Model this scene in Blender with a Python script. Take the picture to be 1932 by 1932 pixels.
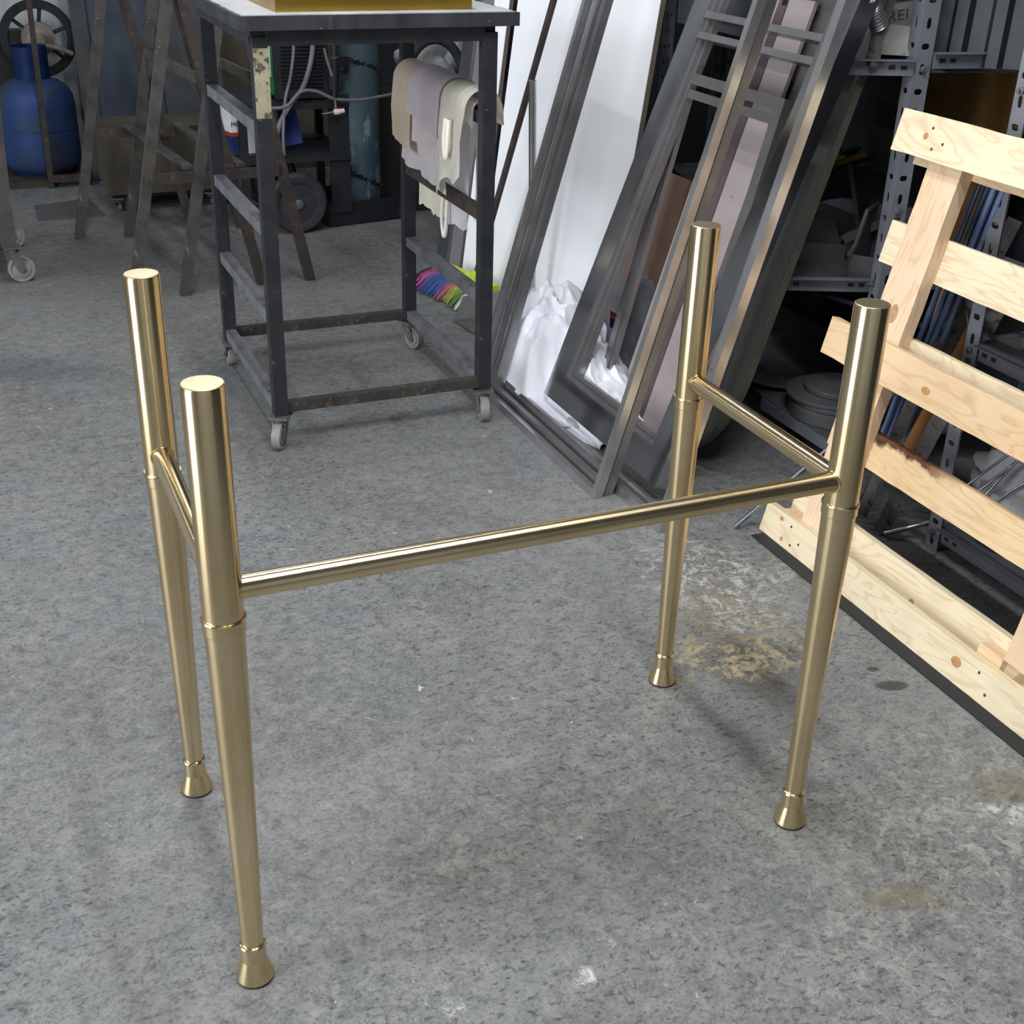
import bpy, bmesh, math, random
from mathutils import Vector, Matrix, noise
random.seed(7)
S = bpy.context.scene
for o in list(bpy.data.objects): bpy.data.objects.remove(o, do_unlink=True)
COL = S.collection
V = Vector

# ------------------------------------------------------------------ camera, world, lights, exposure
cd = bpy.data.cameras.new('camera'); cam = bpy.data.objects.new('camera', cd); COL.objects.link(cam)
cd.sensor_width = 36.0; cd.lens = 36.0 * 2391.467 / 1932.0; cd.clip_start = 0.02
r_, u_, w_ = V((.919643, -.391825, .027006)), V((.156256, .428097, .890122)), V((.360333, .814375, -.454922))
cam.matrix_world = Matrix(((r_.x, u_.x, -w_.x, 0), (r_.y, u_.y, -w_.y, 0), (r_.z, u_.z, -w_.z, 1.33809), (0, 0, 0, 1)))
S.camera = cam
S.view_settings.view_transform = 'Standard'; S.view_settings.look = 'None'
S.view_settings.exposure = 0.06; S.view_settings.gamma = 1.0; S.view_settings.use_curve_mapping = False

wd = bpy.data.worlds.new('world'); S.world = wd; wd.use_nodes = True
wd.node_tree.nodes['Background'].inputs[0].default_value = (.80, .88, 1.0, 1)
wd.node_tree.nodes['Background'].inputs[1].default_value = .6

def area(name, loc, aim, sx, sy, power, col=(1, 1, 1)):
    l = bpy.data.lights.new(name, 'AREA'); l.shape = 'RECTANGLE'; l.size = sx; l.size_y = sy
    l.energy = power; l.color = col
    o = bpy.data.objects.new(name, l); COL.objects.link(o); o.location = loc
    o.rotation_euler = (V(aim) - V(loc)).to_track_quat('-Z', 'Y').to_euler()
    return o
# open roller door in the left wall, high window in the back wall, strip lamps under the ceiling
area('door_daylight', (-3.98, 1.15, 1.40), (0, 1.15, 1.40), 2.4, 2.7, 225, (.94, .97, 1.0))
area('window_daylight', (.95, 6.60, 2.65), (.95, 0, 2.65), 1.5, 1.0, 11, (.94, .97, 1.0))
LAMPS = [(.22, .85), (.92, .85), (.75, 3.3), (-2.2, .9), (-2.2, 4.0)]
for k, (x, y) in enumerate(LAMPS):
    l = area('strip_lamp_light', (x, y, 3.12), (x, y, 0), .10, 1.45, (48, 40, 34, 26, 34)[k], (.97, .98, 1.0))
    l.rotation_euler = (0, 0, 0)

# ------------------------------------------------------------------ helpers
WM = {}
def link(name, data, M, parent=None):
    o = bpy.data.objects.new(name, data); COL.objects.link(o)
    if parent is not None:
        o.parent = parent; o.matrix_basis = WM[parent].inverted() @ M
    else:
        o.matrix_basis = M
    WM[o] = M.copy()
    return o
def tag(o, label=None, cat=None, group=None, kind=None):
    if label: o['label'] = label
    if cat: o['category'] = cat
    if group: o['group'] = group
    if kind: o['kind'] = kind
    return o
def thing(name, label, cat, loc, group=None):
    return tag(link(name, None, Matrix.Translation(V(loc))), label, cat, group)
def obj(name, bm, m, parent=None, M=None, bevel=0.0, smooth=40, center=True):
    """turn a bmesh (in the frame M, or in world coordinates) into one mesh object"""
    if bevel:
        es = [e for e in bm.edges if len(e.link_faces) == 2 and e.calc_face_angle(0) > .6]
        if es: bmesh.ops.bevel(bm, geom=es, offset=bevel, segments=2, profile=.7, affect='EDGES', clamp_overlap=True)
    if M is None:
        M = Matrix.Identity(4)
        if center and bm.verts:
            lo = V([min(v.co[i] for v in bm.verts) for i in range(3)]); hi = V([max(v.co[i] for v in bm.verts) for i in range(3)])
            c = (lo + hi) / 2; c.z = lo.z
            for v in bm.verts: v.co -= c
            M = Matrix.Translation(c)
    bmesh.ops.recalc_face_normals(bm, faces=bm.faces)
    me = bpy.data.meshes.new(name); bm.to_mesh(me); bm.free()
    me.materials.append(m)
    if smooth:
        for p in me.polygons: p.use_smooth = True
        me.set_sharp_from_angle(angle=math.radians(smooth))
    return link(name, me, M, parent)
def twin(o, M, parent=None):
    """another object that shares the mesh of o"""
    return link(o.name.split('.')[0], o.data, M, parent)
def B(): return bmesh.new()
def frame(p0, p1, up=(0, 0, 1)):
    p0, p1 = V(p0), V(p1); x = (p1 - p0).normalized(); z = V(up)
    if abs(x.dot(z)) > .98: z = V((0, 1, 0))
    y = z.cross(x).normalized(); z = x.cross(y)
    return Matrix(((x.x, y.x, z.x, p0.x), (x.y, y.y, z.y, p0.y), (x.z, y.z, z.z, p0.z), (0, 0, 0, 1)))
def box(bm, a, b, M=None):
    a, b = V(a), V(b)
    vs = [bm.verts.new((M @ V(c)) if M else V(c)) for c in [(a.x, a.y, a.z), (b.x, a.y, a.z), (b.x, b.y, a.z), (a.x, b.y, a.z), (a.x, a.y, b.z), (b.x, a.y, b.z), (b.x, b.y, b.z), (a.x, b.y, b.z)]]
    for f in [(0, 3, 2, 1), (4, 5, 6, 7), (0, 1, 5, 4), (1, 2, 6, 5), (2, 3, 7, 6), (3, 0, 4, 7)]: bm.faces.new([vs[i] for i in f])
    return bm
def bar(name, p0, p1, w, h, m, parent=None, up=(0, 0, 1), bev=.002):
    M = frame(p0, p1, up); L = (V(p1) - V(p0)).length
    return obj(name, box(B(), (0, -w / 2, -h / 2), (L, w / 2, h / 2)), m, parent, M, bevel=bev)
def ring(bm, c, x, y, r, n): return [bm.verts.new(c + x * (r * math.cos(2 * math.pi * k / n)) + y * (r * math.sin(2 * math.pi * k / n))) for k in range(n)]
def bridge(bm, A, C):
    n = len(A)
    for k in range(n): bm.faces.new((A[k], A[(k + 1) % n], C[(k + 1) % n], C[k]))
def sweep(bm, pts, r, n=10, cap=True):
    """tube along a polyline; r is a number or a list"""
    pts = [V(p) for p in pts]; rs = r if isinstance(r, (list, tuple)) else [r] * len(pts)
    prev = None; y = None
    for i, p in enumerate(pts):
        t = (pts[min(i + 1, len(pts) - 1)] - pts[max(i - 1, 0)]).normalized()
        if y is None:
            y = t.cross(V((0, 0, 1)) if abs(t.z) < .9 else V((0, 1, 0))).normalized()
        y = (y - t * y.dot(t)).normalized(); z = t.cross(y)
        R = ring(bm, p, y, z, rs[i], n)
        if prev: bridge(bm, prev, R)
        elif cap: bm.faces.new(R[::-1])
        prev = R
    if cap: bm.faces.new(prev)
    return bm
def smoothpath(pts, k=6):
    pts = [V(p) for p in pts]; out = []
    for i in range(len(pts) - 1):
        a, b, c, d = pts[max(i - 1, 0)], pts[i], pts[i + 1], pts[min(i + 2, len(pts) - 1)]
        for j in range(k):
            t = j / k
            out.append(.5 * ((2 * b) + (c - a) * t + (2 * a - 5 * b + 4 * c - d) * t * t + (3 * b - a - 3 * c + d) * t ** 3))
    return out + [pts[-1]]
def lathe(bm, prof, n=32, M=None, close=True):
    """profile of (radius, height) turned about local z"""
    M = M or Matrix.Identity(4); prev = None
    for (r, h) in prof:
        R = [bm.verts.new(M @ V((max(r, 1e-5) * math.cos(2 * math.pi * k / n), max(r, 1e-5) * math.sin(2 * math.pi * k / n), h))) for k in range(n)]
        if prev: bridge(bm, prev, R)
        elif close: bm.faces.new(R[::-1])
        prev = R
    if close: bm.faces.new(prev)
    return bm
def prism(bm, pts, d, M):
    """polygon in local xy, extruded along local z from 0 to d"""
    A = [bm.verts.new(M @ V((x, y, 0))) for x, y in pts]; C = [bm.verts.new(M @ V((x, y, d))) for x, y in pts]
    bm.faces.new(A[::-1]); bm.faces.new(C); bridge(bm, A, C)
    return bm
def grid(bm, nu, nv, fn, solid=0):
    G = [[bm.verts.new(fn(i / nu, j / nv)) for j in range(nv + 1)] for i in range(nu + 1)]
    for i in range(nu):
        for j in range(nv): bm.faces.new((G[i][j], G[i + 1][j], G[i + 1][j + 1], G[i][j + 1]))
    if solid: bmesh.ops.solidify(bm, geom=bm.faces[:], thickness=solid)
    return bm
def text(name, body, size, M, m, parent, depth=.0006):
    c = bpy.data.curves.new(name, 'FONT'); c.body = body; c.size = size; c.extrude = depth; c.align_x = 'CENTER'; c.align_y = 'CENTER'
    t = bpy.data.objects.new(name, c); COL.objects.link(t)
    me = bpy.data.meshes.new_from_object(t.evaluated_get(bpy.context.evaluated_depsgraph_get()))
    bpy.data.objects.remove(t, do_unlink=True); bpy.data.curves.remove(c)
    me.materials.clear(); me.materials.append(m)
    return link(name, me, M, parent)
def axes(o, x, z):
    x = V(x).normalized(); z = V(z); z = (z - x * z.dot(x)).normalized(); y = z.cross(x)
    return Matrix(((x.x, y.x, z.x, o[0]), (x.y, y.y, z.y, o[1]), (x.z, y.z, z.z, o[2]), (0, 0, 0, 1)))

# ------------------------------------------------------------------ materials
def C(h):
    h = h.lstrip('#'); f = lambda c: c / 12.92 if c <= .04045 else ((c + .055) / 1.055) ** 2.4
    return tuple(f(int(h[i:i + 2], 16) / 255) for i in (0, 2, 4)) + (1,)
class N:
    def __init__(s, name):
        s.m = bpy.data.materials.new(name); s.m.use_nodes = True; s.t = s.m.node_tree; s.b = s.t.nodes['Principled BSDF']
        s.co = s.t.nodes.new('ShaderNodeTexCoord')
    def node(s, t, **k):
        n = s.t.nodes.new('ShaderNode' + t)
        for a, v in k.items(): setattr(n, a, v)
        return n
    def inp(s, sock, v):
        if isinstance(v, bpy.types.NodeSocket): s.t.links.new(v, sock)
        elif v is not None: sock.default_value = v
    def vec(s, src='Object', scale=(1, 1, 1), loc=(0, 0, 0)):
        n = s.node('Mapping'); s.inp(n.inputs[0], s.co.outputs[src]); n.inputs['Scale'].default_value = scale; n.inputs['Location'].default_value = loc
        return n.outputs[0]
    def noise(s, vec, scale, det=4, rough=.55, dist=0, out=0):
        n = s.node('TexNoise'); s.inp(n.inputs['Vector'], vec); n.inputs['Scale'].default_value = scale; n.inputs['Detail'].default_value = det
        n.inputs['Roughness'].default_value = rough; n.inputs['Distortion'].default_value = dist
        return n.outputs[out]
    def ramp(s, f, a, b):
        n = s.node('MapRange', clamp=True); s.inp(n.inputs[0], f); n.inputs[1].default_value = a; n.inputs[2].default_value = b
        return n.outputs[0]
    def mix(s, f, a, b, mode='MIX'):
        n = s.node('MixRGB', blend_type=mode); s.inp(n.inputs[0], f); s.inp(n.inputs[1], a); s.inp(n.inputs[2], b)
        return n.outputs[0]
    def math(s, op, a, b=None, c=None):
        n = s.node('Math', operation=op); s.inp(n.inputs[0], a)
        if b is not None: s.inp(n.inputs[1], b)
        if c is not None: s.inp(n.inputs[2], c)
        return n.outputs[0]
    def bump(s, h, st, dist=.002):
        n = s.node('Bump'); n.inputs['Strength'].default_value = st; n.inputs['Distance'].default_value = dist; s.inp(n.inputs['Height'], h)
        s.t.links.new(n.outputs[0], s.b.inputs['Normal'])
    def out(s, col=None, rough=None, metal=None, spec=None):
        s.inp(s.b.inputs['Base Color'], col); s.inp(s.b.inputs['Roughness'], rough); s.inp(s.b.inputs['Metallic'], metal)
        if spec is not None: s.b.inputs['Specular IOR Level'].default_value = spec
        return s.m
def pm(name, c1, c2=None, sc=8, rough=.6, metal=0, bump=.15, c3=None, t3=.62, sc3=30, stretch=(1, 1, 1), spec=.35, world=False):
    """generic worn surface: two tones, optional chips/specks in a third"""
    n = N(name); v = n.vec('Object', stretch)
    f = n.ramp(n.noise(v, sc, 6, .6), .32, .68)
    col = n.mix(f, C(c1), C(c2 or c1))
    if c3: col = n.mix(n.ramp(n.noise(v, sc3, 5, .7), t3, t3 + .05), col, C(c3))
    if bump: n.bump(n.noise(v, sc * 9, 5, .65), bump, .002)
    return n.out(col, n.math('MULTIPLY_ADD', f, .12, rough - .06), metal, spec)

def brass():
    n = N('brushed_brass')
    st = n.noise(n.vec('Object', (10, 10, 900)), 1, 3, .7)
    mot = n.noise(n.vec('Object', (1, 1, .35)), 16, 5, .65)
    col = n.mix(n.ramp(mot, .36, .68), C('#e8d5ae'), C('#d6be92'))
    col = n.mix(n.math('MULTIPLY', n.ramp(st, .42, .78), .30), col, C('#b99c70'))
    n.out(col, n.math('ADD', n.math('MULTIPLY', st, .07), n.math('MULTIPLY_ADD', mot, .05, .155)), 1.0)
    n.b.inputs['Anisotropic'].default_value = .9; n.b.inputs['Anisotropic Rotation'].default_value = .25
    tg = n.node('Tangent'); tg.direction_type = 'RADIAL'; tg.axis = 'Z'; n.t.links.new(tg.outputs[0], n.b.inputs['Tangent'])
    return n.m
def brass_cap():
    n = N('brushed_brass_disc'); mot = n.noise(n.co.outputs['Object'], 30, 5, .65)
    return n.out(n.mix(n.ramp(mot, .36, .68), C('#e4d3ac'), C('#d2bd92')), n.math('MULTIPLY_ADD', mot, .2, .25), 1.0)
def pine(name, c1, c2, ring_, sc=1.0, bark=False):
    n = N(name); r = n.node('ObjectInfo').outputs['Random']
    off = n.node('CombineXYZ'); n.inp(off.inputs[0], n.math('MULTIPLY', r, 37.0)); n.inp(off.inputs[2], n.math('MULTIPLY', r, 11.0))
    add = n.node('VectorMath', operation='ADD'); n.inp(add.inputs[0], n.co.outputs['Object']); n.inp(add.inputs[1], off.outputs[0])
    mp = n.node('Mapping'); n.inp(mp.inputs[0], add.outputs[0]); mp.inputs['Scale'].default_value = (1.3, 7, 7)
    big = n.noise(mp.outputs[0], 1.5 * sc, 3, .5, .6)
    rings = n.math('FRACT', n.math('MULTIPLY', big, 13.0))
    tri = n.ramp(n.math('ABSOLUTE', n.math('SUBTRACT', rings, .5)), .30, .5)
    base = n.mix(n.ramp(n.noise(add.outputs[0], 3.5, 4), .35, .7), C(c1), C(c2))
    col = n.mix(n.math('MULTIPLY', tri, .34), base, C(ring_))
    mk = n.node('Mapping'); n.inp(mk.inputs[0], add.outputs[0]); mk.inputs['Scale'].default_value = (4.5, 8, 8)
    vo = n.node('TexVoronoi'); n.inp(vo.inputs['Vector'], mk.outputs[0]); vo.inputs['Scale'].default_value = .75
    kn = n.ramp(vo.outputs['Distance'], .14, .08)
    col = n.mix(n.math('MULTIPLY', kn, .6), col, C('#9a7048'))
    mf = n.node('Mapping'); n.inp(mf.inputs[0], add.outputs[0]); mf.inputs['Scale'].default_value = (14, 170, 170)
    fib = n.noise(mf.outputs[0], 1, 4, .7)
    col = n.mix(n.math('MULTIPLY', n.ramp(fib, .45, .75), .22), col, C('#a88a62'))
    if bark:
        sep = n.node('SeparateXYZ'); n.inp(sep.inputs[0], n.co.outputs['Object'])
        wob = n.math('MULTIPLY_ADD', n.noise(n.co.outputs['Object'], 11, 5, .6), .09, -.045)
        m1 = n.ramp(n.math('ADD', sep.outputs[1], wob), .020, .030)
        m2 = n.math('MULTIPLY', m1, n.ramp(n.math('ABSOLUTE', n.math('SUBTRACT', sep.outputs[0], .16)), .24, .13))
        bc = n.mix(n.ramp(n.noise(n.co.outputs['Object'], 60, 5, .7), .4, .62), C('#6b4326'), C('#3b2c24'))
        col = n.mix(m2, col, bc)
    n.bump(fib, .25, .0015)
    return n.out(col, .72, 0, .25)
def concrete():
    n = N('worn_concrete'); P = n.co.outputs['Object']
    big = n.noise(P, 1.1, 5, .6, .4); mid = n.noise(P, 5.5, 6, .65, .8); fine = n.noise(P, 34, 8, .78, .5); grit = n.noise(P, 150, 5, .75); blotch = n.noise(P, 2.3, 6, .62, .8)
    def put(col, f, k, c): return n.mix(n.math('MULTIPLY', f, k), col, C(c))
    col = n.mix(n.ramp(big, .34, .66), C('#696a68'), C('#777a7c'))
    col = put(col, n.ramp(mid, .40, .70), .55, '#858480')
    col = put(col, n.ramp(blotch, .52, .70), .55, '#4d4b47')
    col = put(col, n.ramp(n.noise(n.vec('Object', (1, 1, 1), (5, 1, 0)), 1.7, 5, .6, .6), .55, .72), .4, '#5f666e')
    col = put(col, n.ramp(fine, .50, .64), .62, '#8b8b87')
    col = put(col, n.ramp(fine, .48, .36), .55, '#474746')
    col = put(col, n.ramp(grit, .52, .68), .42, '#8f8f8b')
    col = put(col, n.ramp(grit, .48, .36), .55, '#3b3b3b')
    pitn = n.noise(n.vec('Object', (1, 1.5, 1)), 58, 6, .75, .35)
    rough_ = n.ramp(n.noise(n.vec('Object', (1, 1, 1), (1, 4, 0)), 1.3, 4, .6), .42, .60)
    pit = n.math('MULTIPLY', n.ramp(pitn, .575, .645), n.math('MULTIPLY_ADD', rough_, .7, .3))
    col = put(col, pit, .5, '#333334')
    chip = n.math('MULTIPLY', n.ramp(n.noise(n.vec('Object', (1, 1, 1), (7, 3, 0)), 34, 4, .6, .8), .69, .715), n.ramp(n.noise(n.vec('Object', (1, 1, 1), (2, 9, 0)), 3.1, 4), .46, .60))
    col = put(col, chip, .85, '#bdbcb6')
    wn = n.noise(P, 9, 6, .7, 0, 1)
    def blot(x, y, r, soft=.5, warp=.25, sx=1, sy=1, rot=0):
        m = n.node('Mapping', vector_type='TEXTURE'); a = n.node('VectorMath', operation='MULTIPLY_ADD')
        n.inp(a.inputs[0], wn); a.inputs[1].default_value = (warp, warp, 0); n.inp(a.inputs[2], P)
        n.inp(m.inputs[0], a.outputs[0]); m.inputs['Location'].default_value = (x + warp / 2, y + warp / 2, 0); m.inputs['Scale'].default_value = (sx, sy, 1); m.inputs['Rotation'].default_value = (0, 0, rot)
        l = n.node('VectorMath', operation='LENGTH'); n.inp(l.inputs[0], m.outputs[0])
        return n.ramp(l.outputs['Value'], r, r * (1 - soft))
    flake = n.ramp(n.noise(P, 26, 10, .85, .5), .48, .56)
    flake2 = n.ramp(n.noise(n.vec('Object', (1, 1, 1), (3, 8, 0)), 30, 10, .86, .7), .50, .57)
    def M2(a, b): return n.math('MULTIPLY', a, b)
    # dark oily trail, pale and yellowish residue between the right-hand feet
    col = put(col, blot(1.23, 1.62, .15, .8, .16, .75, 1.7, -.05), .72, '#37332f')
    col = put(col, blot(1.33, 1.67, .09, .8, .14), .5, '#3d3935')
    col = put(col, blot(1.10, 1.47, .10, .9, .14, 1, 1.4), .4, '#3f3f40')
    col = put(col, M2(blot(1.17, 1.70, .11, .6, .16, 1, .9), flake), .9, '#a89b74')
    col = put(col, M2(blot(1.28, 1.68, .13, .6, .18, 1.2, .7), flake), .85, '#a3987a')
    col = put(col, M2(blot(1.29, 1.82, .14, .6, .18, .8, 1.2), flake), .75, '#8c7c55')
    col = put(col, M2(blot(1.33, 1.95, .20, .6, .22, .8, 1.3), flake2), .9, '#b9b7ac')
    col = put(col, M2(blot(1.45, 1.93, .12, .7, .2), flake2), .7, '#a5a49e')
    col = put(col, M2(blot(1.38, 1.15, .34, .7, .25), flake2), .6, '#a5a49e')
    col = put(col, M2(blot(1.40, 1.14, .045, .5, .06, 1.5, .8, -.4), flake), .8, '#c6c5c0')
    col = put(col, blot(1.44, 1.20, .07, .7, .10, 1.3, .8, -.4), .5, '#6d6246')
    col = put(col, blot(1.11, 1.055, .07, .7, .10, 1.5, .6, -.4), .5, '#75694a')
    col = put(col, M2(blot(.57, 1.38, .40, .8, .25), flake2), .5, '#96958f')
    col = put(col, M2(blot(1.02, .95, .40, .8, .25), flake2), .5, '#a19f98')
    col = put(col, M2(blot(.25, 1.05, .30, .8, .25), flake2), .45, '#9c9b96')
    col = put(col, blot(1.443, 1.502, .022, .3, .028, 1.7, .75, -.35), .8, '#2f2e2c')
    col = put(col, blot(1.447, 1.56, .010, .35, .012, 1.4, 1, -.35), .75, '#2f2e2c')
    col = put(col, blot(.911, 1.10, .10, .9, .12), .3, '#454c54')
    col = put(col, blot(.62, 1.35, .30, .9, .2, 1.4, .8), .25, '#4b4a45')
    col = put(col, blot(.08, 3.72, .16, .6, .15, 1.6, .8, -.4), .45, '#434a57')
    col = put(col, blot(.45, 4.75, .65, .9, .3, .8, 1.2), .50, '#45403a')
    col = put(col, M2(blot(.611, 1.087, .022, .4, .03), flake), .8, '#c9c8c3')
    col = put(col, M2(blot(.427, 1.108, .025, .6, .04), flake2), .75, '#b9b8b2')
    h = n.math('ADD', n.math('MULTIPLY', mid, .7), n.math('ADD', n.math('MULTIPLY', fine, .5), n.math('MULTIPLY', n.math('SUBTRACT', 1.0, pit), .5)))
    n.bump(h, .7, .007)
    return n.out(col, n.math('MULTIPLY_ADD', big, .2, .50), 0, .35)
def bristle():
    n = N('broom_bristle'); sep = n.node('SeparateXYZ'); n.inp(sep.inputs[0], n.co.outputs['Object'])
    r = n.node('ValToRGB'); n.inp(r.inputs[0], n.math('MULTIPLY_ADD', sep.outputs[0], 3.2, .5))
    cr = r.color_ramp; cr.interpolation = 'LINEAR'
    for p, c in [(.10, '#b04a8a'), (.24, '#2f4a86'), (.48, '#34528c'), (.60, '#b05068'), (.72, '#9fae4a'), (.9, '#4e6a3c')]:
        e = cr.elements.new(p); e.color = C(c)
    st = n.noise(n.vec('Object', (260, 20, 20)), 1, 3, .6)
    n.bump(st, .9, .006)
    return n.out(n.mix(n.math('MULTIPLY', n.ramp(st, .45, .7), .6), r.outputs[0], C('#20242c')), .7)
M_ = dict(
    floor=concrete(), brass=brass(), brassc=brass_cap(),
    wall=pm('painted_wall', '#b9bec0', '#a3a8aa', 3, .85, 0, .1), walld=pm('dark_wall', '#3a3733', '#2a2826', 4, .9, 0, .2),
    ceil=pm('ceiling_board', '#8c8f92', '#7a7d80', 3, .9, 0, .1), lampw=pm('lamp_housing', '#d8dadb', None, 3, .5, 0, 0),
    cart=pm('dark_painted_steel', '#34363a', '#26282c', 14, .55, .25, .25, '#6f6a62', .66, 45),
    cartrust=pm('rusty_painted_steel', '#4a4642', '#34322f', 14, .65, .25, .3, '#6b5743', .58, 60),
    carttop=pm('dusty_bench_top', '#b9bcc0', '#9a9ca0', 6, .7, .1, .2), slab=pm('chipped_bench_edge', '#3c3e42', '#2a2b2e', 10, .7, .1, .4, '#b9babb', .68, 30),
    shelfr=pm('scuffed_grey_steel', '#7c7d82', '#5a5b60', 14, .5, .3, .25, '#3c3836', .62, 30),
    rust=pm('rusted_dark_steel', '#473f3a', '#353130', 16, .7, .2, .35, '#584336', .60, 26),
    trestle=pm('grimy_steel', '#56524d', '#3c3b3a', 14, .65, .25, .3, '#75706a', .64, 40),
    caster=pm('zinc_caster', '#7e7f80', '#5c5d5e', 20, .5, .6, .2), wheel=pm('dusty_rubber', '#8f8e89', '#6f6e6a', 25, .8, 0, .2),
    tyre=pm('black_rubber', '#34363a', '#26282b', 20, .75, 0, .2), black=pm('black_steel', '#23262b', '#191b1f', 9, .6, .1, .15, '#3b3d42', .66, 24),
    steel=pm('polished_steel', '#cfcecf', '#a8a6a8', 5, .24, .9, .03, '#8a8785', .68, 16, (1, 1, 1)),
    steeld=pm('dull_steel', '#a6a5a6', '#7f7d7e', 5, .32, .85, .05, '#5f5c5b', .70, 22),
    mirror=pm('mirror_steel', '#c6c6ca', '#aaaab0', 3, .18, 1, .03),
    white=pm('white_laminate', '#f7f9fc', '#eef1f6', 2, .45, 0, .03), edge=pm('raw_board_edge', '#7d7468', '#6b6359', 10, .8, 0, .2),
    greyp=pm('grey_panel', '#7c7a7c', '#69686b', 5, .6, 0, .1), bag=pm('white_plastic', '#e9ebf2', '#dadde6', 4, .38, 0, .05),
    red=pm('red_print', '#a9353a', None, 4, .5, 0, 0), navy=pm('navy_print', '#27315c', None, 4, .5, 0, 0),
    ragw=pm('white_cotton', '#f0edf0', '#e2dde0', 9, .95, 0, .4), ragt=pm('tan_cotton', '#dcc7a8', '#ece4dc', 4, .95, 0, .4), ragl=pm('lilac_cotton', '#e4dbe2', '#d8ced6', 9, .95, 0, .4),
    ragc=pm('cream_cotton', '#f3f0e6', '#e9e4d4', 9, .95, 0, .4), ragp=pm('pinkish_cotton', '#f2e9e8', '#e6dada', 9, .95, 0, .4),
    pineA=pine('pine_pale', '#d8c9aa', '#ded0b2', '#b08a58'), pineB=pine('pine_warm', '#d8bf9c', '#cfac84', '#a87c4c'), pineC=pine('pine_pink', '#d6b899', '#dcc4a8', '#ab845f'),
    pineD=pine('pine_bark', '#d8bf98', '#d2b388', '#a67d50', 1, True), nail=pm('nail_head', '#5b5350', None, 9, .5, .8, 0),
    blue=pm('blue_enamel', '#22427c', '#1a3264', 7, .5, .1, .15, '#2b2f38', .66, 40), bluedark=pm('grimy_blue', '#233f74', '#2c3748', 4, .6, .1, .2, '#353d44', .56, 9),
    teal=pm('flaking_teal', '#55676f', '#364a5c', 9, .65, .1, .35, '#7d898a', .56, 20, (1, 1, .25)),
    bluer=pm('royal_blue_box', '#2d3f8f', '#27377d', 6, .5, 0, .05),
    green=pm('green_enamel', '#1f7a3c', '#196a34', 6, .4, 0, .05), wblack=pm('welder_plastic', '#24262b', '#1c1e22', 12, .55, 0, .1),
    hose=pm('grey_hose', '#76777a', '#606164', 12, .7, 0, .1), paper=pm('white_sticker', '#d9dcdc', None, 6, .6, 0, 0), pink=pm('pink_ceramic', '#e6c3c0', None, 6, .5, 0, 0),
    navys=pm('dark_blue_sheet', '#3a4350', '#2c323c', 4, .5, .5, .1, '#8b93a0', .70, 9), browns=pm('brown_sheet', '#5a5346', '#48443b', 6, .7, .1, .2, '#7f7a6c', .66, 22), greys=pm('grey_sheet', '#4e5154', '#3a3d40', 5, .6, .4, .15, '#6d7073', .66, 18),
    iron=pm('cast_iron', '#2f2f31', '#232426', 12, .6, .4, .3), hub=pm('dusty_hub', '#8d857c', '#665f58', 14, .7, .2, .3),
    slot=pm('slotted_angle_paint', '#7f8189', '#6b6d76', 9, .45, .15, .1, '#55545c', .70, 24), slotd=pm('slotted_beam_paint', '#787a84', '#666871', 7, .5, .15, .1, '#57565c', .66, 20),
    slate=pm('slate_slab', '#5c5d59', '#474946', 4, .35, .2, .1, '#8f9288', .70, 7), slabe=pm('slab_edge', '#6f6a5c', '#55524b', 12, .7, 0, .3),
    plank=pm('pinkish_plank', '#948a8a', '#857b7b', 7, .6, 0, .1, '#6f6363', .66, 12, (.4, 1, 1)), batten=pm('brown_batten', '#54474a', '#433a3c', 9, .6, 0, .1),
    corten=pm('brown_board', '#7d6154', '#6b5347', 7, .75, 0, .2), fuzz=pm('dusty_sack', '#6a6b6e', '#4b4c50', 12, .95, 0, .6),
    lime=pm('lime_plastic', '#b8d62a', '#a9c626', 5, .4, 0, 0), bristle=bristle(), zinc=pm('galvanised_sheet', '#83827f', '#6d6c69', 6, .45, .7, .1),
    bronze=pm('tarnished_brass', '#a48d52', '#6e5c36', 14, .4, 1, .2), ply=pm('chipboard', '#9c7845', '#80602f', 9, .8, 0, .3, '#4d3a22', .66, 30),
    dusty=pm('dusty_scrap', '#5d5e60', '#47484b', 10, .75, .2, .3), tinplate=pm('tin_sheet', '#8f918c', '#73756f', 6, .5, .5, .15, '#565750', .62, 14), corr=pm('profiled_sheet', '#5a5d60', '#484b4e', 6, .45, .6, .1),
    rod=pm('bright_rod', '#a9adb4', '#8a8e96', 12, .3, 1, .05), blrod=pm('blue_rod', '#8ea4cc', '#6a80ac', 9, .3, .6, .05), angle=pm('grey_angle_bar', '#7b7775', '#5f5c5b', 16, .6, .3, .3, '#3f3b39', .58, 40),
    orange=pm('orange_board', '#9a6b42', '#86592f', 7, .8, 0, .2), sack=pm('woven_sack', '#a9a9ad', '#8d8d92', 6, .85, 0, .5, '#6a6a70', .62, 60), cable=pm('black_cable', '#202226', None, 5, .6, 0, 0),
    gold=pm('polished_brass_sheet', '#c9a850', '#a98a3a', 5, .3, 1, .05, '#5d4a1e', .62, 9), crumple=pm('grey_film', '#a6a8aa', '#85878a', 5, .4, 0, .1), dark=pm('dark_cloth', '#2b2d30', '#202225', 8, .9, 0, .3), cream=pm('cream_paint', '#aca48a', '#8f8971', 16, .7, 0, .4, '#4a463e', .55, 46),
    knot=pm('wood_knot', '#b98e5c', '#9c7143', 90, .7, 0, .2), knotp=pm('pale_wood_knot', '#b58d6c', '#a07a5c', 60, .7, 0, .2), letter=pm('dark_letter', '#333842', None, 5, .6, 0, 0), tan=pm('tan_ring', '#a9967c', '#8f7d66', 12, .8, 0, .2))
M = M_

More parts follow.
